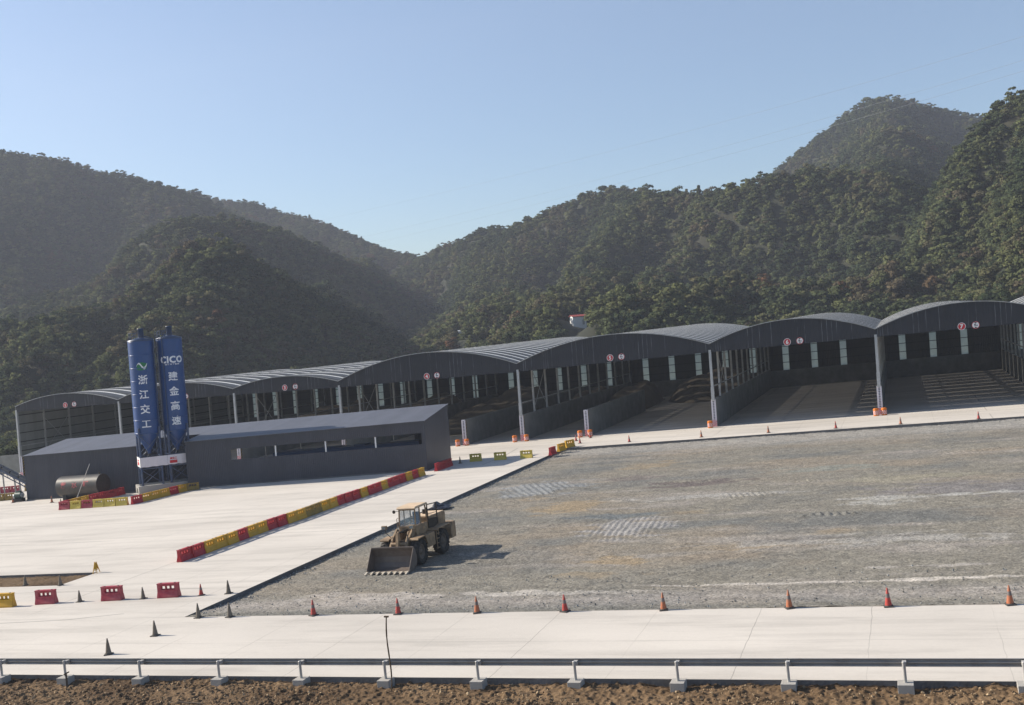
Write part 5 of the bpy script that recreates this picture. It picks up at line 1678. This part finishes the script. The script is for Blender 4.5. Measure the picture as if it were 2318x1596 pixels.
# ------------------------------------------------------------------ forest
def leaf_material():
    m = bpy.data.materials.new('foliage')
    m.use_nodes = True
    nt = m.node_tree; L = nt.links; nt.nodes.clear()
    out = _nn(nt, 'ShaderNodeOutputMaterial')
    oi = _nn(nt, 'ShaderNodeObjectInfo')
    cr = _nn(nt, 'ShaderNodeValToRGB')
    e = cr.color_ramp.elements
    e[0].position = 0.0; e[0].color = (0.040, 0.056, 0.031, 1)
    e[1].position = 1.0; e[1].color = (0.130, 0.070, 0.038, 1)
    for p, c in ((.22, (0.050, 0.066, 0.035)), (.42, (0.070, 0.083, 0.042)), (.60, (0.110, 0.122, 0.052)), (.74, (0.100, 0.092, 0.053)), (.86, (0.092, 0.077, 0.052)), (.97, (0.112, 0.086, 0.050))):
        q = cr.color_ramp.elements.new(p); q.color = (*c, 1)
    mp = _nn(nt, 'ShaderNodeMapping'); mp.inputs['Scale'].default_value = (.018, .018, .018)
    L.new(oi.outputs['Location'], mp.inputs['Vector'])
    nz = _nn(nt, 'ShaderNodeTexNoise', Scale=1.0, Detail=4.0, Roughness=.6)
    L.new(mp.outputs[0], nz.inputs['Vector'])
    mr = _nn(nt, 'ShaderNodeMapRange')
    mr.inputs['From Min'].default_value = .3; mr.inputs['From Max'].default_value = .7
    mr.inputs['To Min'].default_value = -.28; mr.inputs['To Max'].default_value = .62
    L.new(nz.outputs['Fac'], mr.inputs['Value'])
    mu = _nn(nt, 'ShaderNodeMath', operation='MULTIPLY_ADD'); mu.inputs[1].default_value = .55; L.new(oi.outputs['Random'], mu.inputs[0])
    L.new(mr.outputs[0], mu.inputs[2])
    L.new(mu.outputs[0], cr.inputs[0])
    at = _nn(nt, 'ShaderNodeAttribute', attribute_name='shade')
    vm = _nn(nt, 'ShaderNodeVectorMath', operation='MULTIPLY')
    L.new(cr.outputs[0], vm.inputs[0]); L.new(at.outputs['Fac'], vm.inputs[1])
    d = _nn(nt, 'ShaderNodeBsdfDiffuse'); t = _nn(nt, 'ShaderNodeBsdfTranslucent')
    L.new(vm.outputs[0], d.inputs[0]); L.new(vm.outputs[0], t.inputs[0])
    mx = _nn(nt, 'ShaderNodeMixShader'); mx.inputs[0].default_value = .22
    L.new(d.outputs[0], mx.inputs[1]); L.new(t.outputs[0], mx.inputs[2]); L.new(mx.outputs[0], out.inputs[0])
    return m
M_LEAF = leaf_material()
def tree_mesh(name, seed, kind, nleaf=52):
    rng = np.random.default_rng(seed)
    if kind == 'round':
        nb = rng.integers(11, 15); H = 7.0; RX = 3.1
        cs = []
        for _ in range(nb):
            a = rng.uniform(0, 2 * PI); u = rng.random() ** .5
            zc = rng.uniform(.14, .9)
            r = RX * .72 * u * math.sqrt(max(0.05, 1 - ((zc - .5) / .55) ** 2))
            cs.append((r * math.cos(a), r * math.sin(a), H * zc, rng.uniform(.85, 1.5)))
    elif kind == 'tall':
        nb = 10; H = 8.5; cs = []
        for k in range(nb):
            q = k / nb; a = rng.uniform(0, 2 * PI); r = 1.1 * (1 - q) * rng.random()
            cs.append((r * math.cos(a), r * math.sin(a), H * (.22 + .74 * q), 1.25 * (1 - .62 * q)))
    vs = []; fs = []; sh = []; ns = []
    for (x, y, z, r) in cs:
        tone = rng.uniform(.82, 1.18)
        for _ in range(nleaf):
            d = rng.normal(size=3); d /= np.linalg.norm(d)
            if d[2] < -.3: d[2] *= -.5
            p = np.array([x, y, z]) + d * r * rng.uniform(.72, 1.08) * np.array([1, 1, .85])
            nrm = d + rng.normal(size=3) * .5; nrm /= np.linalg.norm(nrm)
            ctr = np.array([x * .35, y * .35, H * .45]); on = .42 * d + .28 * (p - ctr) / np.linalg.norm(p - ctr) + .22 * rng.normal(size=3) + np.array([0, 0, .22]); on /= np.linalg.norm(on)
            if nrm.dot(on) < 0: nrm = -nrm
            u = np.cross([0, 0, 1] if abs(nrm[2]) < .9 else [1, 0, 0], nrm); u /= np.linalg.norm(u)
            v = np.cross(nrm, u); ns += [tuple(on)] * 4; s = rng.uniform(.17, .33)
            o = len(vs)
            a = rng.uniform(0, PI); u2 = u * math.cos(a) + v * math.sin(a); v2 = -u * math.sin(a) + v * math.cos(a)
            for (i, j) in ((-1, -.6), (.9, -1), (1.1, .7), (-.5, 1.1)):
                vs.append(tuple(p + u2 * s * i + v2 * s * j + nrm * rng.uniform(-.1, .1)))
            fs.append((o, o + 1, o + 2, o + 3)); sh += [tone * rng.uniform(.9, 1.1)] * 4
    o = len(vs); n = 6
    for (z, r) in ((-1.0, .16), (H * .6, .07)):
        for i in range(n):
            vs.append((r * math.cos(2 * PI * i / n), r * math.sin(2 * PI * i / n), z)); sh.append(1); ns.append((math.cos(2 * PI * i / n), math.sin(2 * PI * i / n), 0))
    tf = [(o + i, o + (i + 1) % n, o + n + (i + 1) % n, o + n + i) for i in range(n)]
    me = bpy.data.meshes.new(name); me.from_pydata(vs, [], fs + tf)
    a = me.attributes.new('shade', 'FLOAT', 'POINT'); a.data.foreach_set('value', np.array(sh, np.float32))
    me.materials.append(M_LEAF); me.materials.append(M_BARK)
    me.polygons.foreach_set('material_index', [0] * len(fs) + [1] * len(tf)); me.update()
    me.polygons.foreach_set('use_smooth', [True] * len(me.polygons)); me.normals_split_custom_set_from_vertices(ns)
    return me
KINDS = ['round'] * 7 + ['tall']
TREES = [bpy.data.objects.new('tree_shape', tree_mesh('tree_shape', 50 + k, kd)) for k, kd in enumerate(KINDS)]

def scatter_nodes():
    ng = bpy.data.node_groups.new('forest_scatter', 'GeometryNodeTree')
    ng.interface.new_socket('Geometry', in_out='INPUT', socket_type='NodeSocketGeometry')
    ng.interface.new_socket('Geometry', in_out='OUTPUT', socket_type='NodeSocketGeometry')
    gi = ng.nodes.new('NodeGroupInput'); go = ng.nodes.new('NodeGroupOutput')
    jn = ng.nodes.new('GeometryNodeJoinGeometry')
    for tr in reversed(TREES):
        oi = ng.nodes.new('GeometryNodeObjectInfo'); oi.inputs['Object'].default_value = tr; oi.inputs['As Instance'].default_value = True
        ng.links.new(oi.outputs['Geometry'], jn.inputs[0])
    ip = ng.nodes.new('GeometryNodeInstanceOnPoints'); ip.inputs['Pick Instance'].default_value = True
    def na(name, typ):
        n = ng.nodes.new('GeometryNodeInputNamedAttribute'); n.data_type = typ; n.inputs[0].default_value = name; return n.outputs[0]
    ng.links.new(gi.outputs[0], ip.inputs['Points']); ng.links.new(jn.outputs[0], ip.inputs['Instance'])
    ng.links.new(na('pick', 'INT'), ip.inputs['Instance Index'])
    er = ng.nodes.new('FunctionNodeEulerToRotation')
    ng.links.new(na('turn', 'FLOAT_VECTOR'), er.inputs[0]); ng.links.new(er.outputs[0], ip.inputs['Rotation'])
    ng.links.new(na('size', 'FLOAT_VECTOR'), ip.inputs['Scale'])
    ng.links.new(ip.outputs[0], go.inputs[0])
    return ng
NG = scatter_nodes()
def forest(name, P, S, label, seed, picks=None):
    rng = np.random.default_rng(seed); N = len(P)
    me = bpy.data.meshes.new(name); me.vertices.add(N); me.vertices.foreach_set('co', P.astype(np.float32).ravel())
    a = me.attributes.new('pick', 'INT', 'POINT'); a.data.foreach_set('value', (picks if picks is not None else rng.integers(0, len(TREES), N)).astype(np.int32))
    r = np.stack([rng.uniform(-.08, .08, N), rng.uniform(-.08, .08, N), rng.uniform(0, 6.28, N)], -1)
    a = me.attributes.new('turn', 'FLOAT_VECTOR', 'POINT'); a.data.foreach_set('vector', r.astype(np.float32).ravel())
    a = me.attributes.new('size', 'FLOAT_VECTOR', 'POINT'); a.data.foreach_set('vector', S.astype(np.float32).ravel())
    me.update()
    o = bpy.data.objects.new(name, me); COL.objects.link(o)
    md = o.modifiers.new('scatter', 'NODES'); md.node_group = NG
    tag(o, label, 'forest', kind='stuff')
    return o
H1 = land(1309, 739); H2 = land(1041, 757)
print('houses', H1, H2)
HOUSES = [(H1[0], H1[1]), (H2[0], H2[1])]

def plant():
    rng = np.random.default_rng(11)
    pts = []
    for (y0, y1, st) in ((222, 300, 3.2), (300, 420, 3.6), (420, 600, 4.1), (600, 960, 4.9)):
        xs = np.arange(-1000, 520, st); ys = np.arange(y0, y1, st)
        X, Y = np.meshgrid(xs, ys); X = X + rng.uniform(-.5, .5, X.shape) * st; Y = Y + rng.uniform(-.5, .5, X.shape) * st
        pts.append(np.stack([X.ravel(), Y.ravel(), np.full(X.size, st)], -1))
    P = np.concatenate(pts)
    # steep ground carries more crowns per metre of map
    E = P + np.concatenate([rng.uniform(-2, 2, (len(P), 2)), np.zeros((len(P), 1))], 1)
    g_ = np.hypot(terrain(E[:, 0] + 2, E[:, 1]) - terrain(E[:, 0] - 2, E[:, 1]), terrain(E[:, 0], E[:, 1] + 2) - terrain(E[:, 0], E[:, 1] - 2)) / 4
    P = np.concatenate([P] + [E2[rng.random(len(P)) < np.clip((np.sqrt(1 + g_ ** 2) - 1) * 1.6, 0, 1)] for E2 in (E, E + [1.7, -1.5, 0])])
    az = P[:, 0] / P[:, 1]
    P = P[(az > -1.22) & (az < .30)]
    z = terrain(P[:, 0], P[:, 1])
    # keep what can be seen from near the camera
    azs = np.linspace(-1.25, .33, 420); rs = np.arange(214, 1000, 4.0)
    RX, RY = np.meshgrid(azs, rs)
    TZ = terrain(RX * RY, RY)
    el = (TZ - 14) / RY
    cm = np.maximum.accumulate(el, axis=0)
    ia = np.clip(((P[:, 0] / P[:, 1] + 1.25) / 1.58 * 419).astype(int), 0, 419)
    ir = np.clip(((P[:, 1] - 214) / 4.0).astype(int) - 4, 0, len(rs) - 1)
    vis = (z + 26 - 14) / P[:, 1] > cm[ir, ia]
    P, z = P[vis], z[vis]
    # a clearing round the white house
    for (hx, hy), rr_ in zip(HOUSES, (6.5, 3.0)):
        k = (np.hypot((P[:, 0] - hx), (P[:, 1] - hy)) > rr_) & ~((abs(P[:, 0] - hx * P[:, 1] / hy) < rr_ * .85) & (P[:, 1] < hy) & (P[:, 1] > hy - 70))
        P, z = P[k], z[k]
    ex = np.stack([rng.uniform(-270, -150, 900), rng.uniform(158, 232, 900), np.full(900, 3.7)], -1)
    P = np.concatenate([P, ex]); z = np.concatenate([z, np.maximum(K * ex[:, 0], np.where(ex[:, 1] > 214, terrain(ex[:, 0], ex[:, 1]), -99))])
    N = len(P)
    n1 = fbm(P[:, 0] / 38, P[:, 1] / 38, 3, 201)
    s = (0.55 + .62 * rng.random(N) ** 1.4) * (1 + .40 * n1)
    low = np.clip((P[:, 1] - 215) / 50, .70, 1.0)
    s = s * low * np.where(P[:, 2] > 6, 1.15, 1.0)
    s *= np.where(rng.random(N) < .03, 1.3, 1.0)
    S = np.stack([s * rng.uniform(.9, 1.25, N), s * rng.uniform(.9, 1.25, N), s * rng.uniform(.72, 1.0, N)], -1)
    pk = rng.integers(0, 7, N)
    pk = np.where(rng.random(N) < .02, 7, pk)
    Q = np.stack([P[:, 0], P[:, 1], z - .4], -1)
    L_ = Q[:, 0] / Q[:, 1] < -.445
    print('trees', N)
    forest('forest', Q[L_], S[L_], 'mixed green and brown forest covering the hazy left hills', 1, pk[L_])
    forest('forest', Q[~L_], S[~L_], 'dense olive and dark green forest covering the right hillside', 2, pk[~L_])
plant()

# small houses on the slope
def house(x, y, z, wd, dp, h, rz, label, wallm=M_WHITEP, roofm=M_RTILE):
    t = empty('white_house', x, y, z, rz=rz, tilt=False, ground=False); tag(t, label, 'house')
    b = MB(); b.prism([(-dp / 2, -2.2), (dp / 2, -2.2), (dp / 2, h), (0, h + dp * .12), (-dp / 2, h)], -wd / 2, wd / 2, 'X'); wl = b.build('wall', wallm, t)
    b = MB()
    for s in (-1, 1):
        vs = [(-wd / 2 - .3, s * (dp / 2 + .3), h - .05), (wd / 2 + .3, s * (dp / 2 + .3), h - .05), (wd / 2 + .3, 0, h + dp * .12 + .12), (-wd / 2 - .3, 0, h + dp * .12 + .12)]
        b.add(vs + [(a, c, d + .15) for a, c, d in vs], [(0, 1, 2, 3), (7, 6, 5, 4), (0, 4, 5, 1), (1, 5, 6, 2), (2, 6, 7, 3), (3, 7, 4, 0)])
    b.build('roof', roofm, t)
    b = MB(); b.box(wd * .2, wd * .2 + .7, -dp / 2 - .03, -dp / 2, -.6, 1.0); b.build('door', M_POST, wl)
    return t
q = H1[1] / 440; house(H1[0], H1[1], H1[2] + 1.1, 6.0 * q, 4.2 * q, 2.7 * q, R_(35), 'small white house with red roof standing alone on the right slope')
q = H2[1] / 400; house(H2[0], H2[1], H2[2], 2.2 * q, 2.2 * q, 1.2 * q, .6, 'tiny white hut low on the slope above shed 4', roofm=M_WHITEP)

# ================================================================== POWER LINES
def wire(pts, label):
    px = np.array([p[0] for p in pts], float); py = np.array([p[1] for p in pts], float); iy = 1 / np.array([p[2] for p in pts], float)
    cp = np.polyfit(px, py, 2); ci = np.polyfit(px, iy, 1)
    xs = np.linspace(px[0], px[-1], 40)
    P = [PL(x, np.polyval(cp, x), 1 / np.polyval(ci, x)) for x in xs]
    b = MB()
    for k in range(len(P) - 1): b.cyl(P[k], P[k + 1], .045, n=5, caps=False)
    o = b.build('power_cable', M_WIRE); tag(o, label, 'power cable', 'power cables crossing the sky')
wire([(640, 519, 950), (734, 496, 900), (1477, 319, 620), (2197, 117, 450), (2420, 52, 410)], 'topmost thin power cable crossing the sky')
wire([(760, 551, 950), (826, 535.5, 900), (1477, 375.6, 640), (1944, 245, 520), (2420, 105, 430)], 'middle one of the three thin power cables')
wire([(800, 561, 950), (863, 546, 900), (1477, 396, 640), (1944, 268, 520), (2420, 130, 430)], 'lowest thin power cable, close under the middle one')

# ================================================================== HAZE
def haze():
    b = MB(); b.box(-1150, 720, -80, 1320, -60, 420)
    m = bpy.data.materials.new('haze_air'); m.use_nodes = True
    nt = m.node_tree; nt.nodes.clear()
    o = _nn(nt, 'ShaderNodeOutputMaterial'); v = _nn(nt, 'ShaderNodeVolumePrincipled')
    v.inputs['Color'].default_value = (0.78, 0.84, 0.98, 1)
    v.inputs['Density'].default_value = 0.00023
    v.inputs['Anisotropy'].default_value = 0.1
    nt.links.new(v.outputs[0], o.inputs['Volume'])
    ob = b.build('haze', m); tag(ob, 'thin pale haze filling the valley air', 'haze', kind='stuff')
haze()
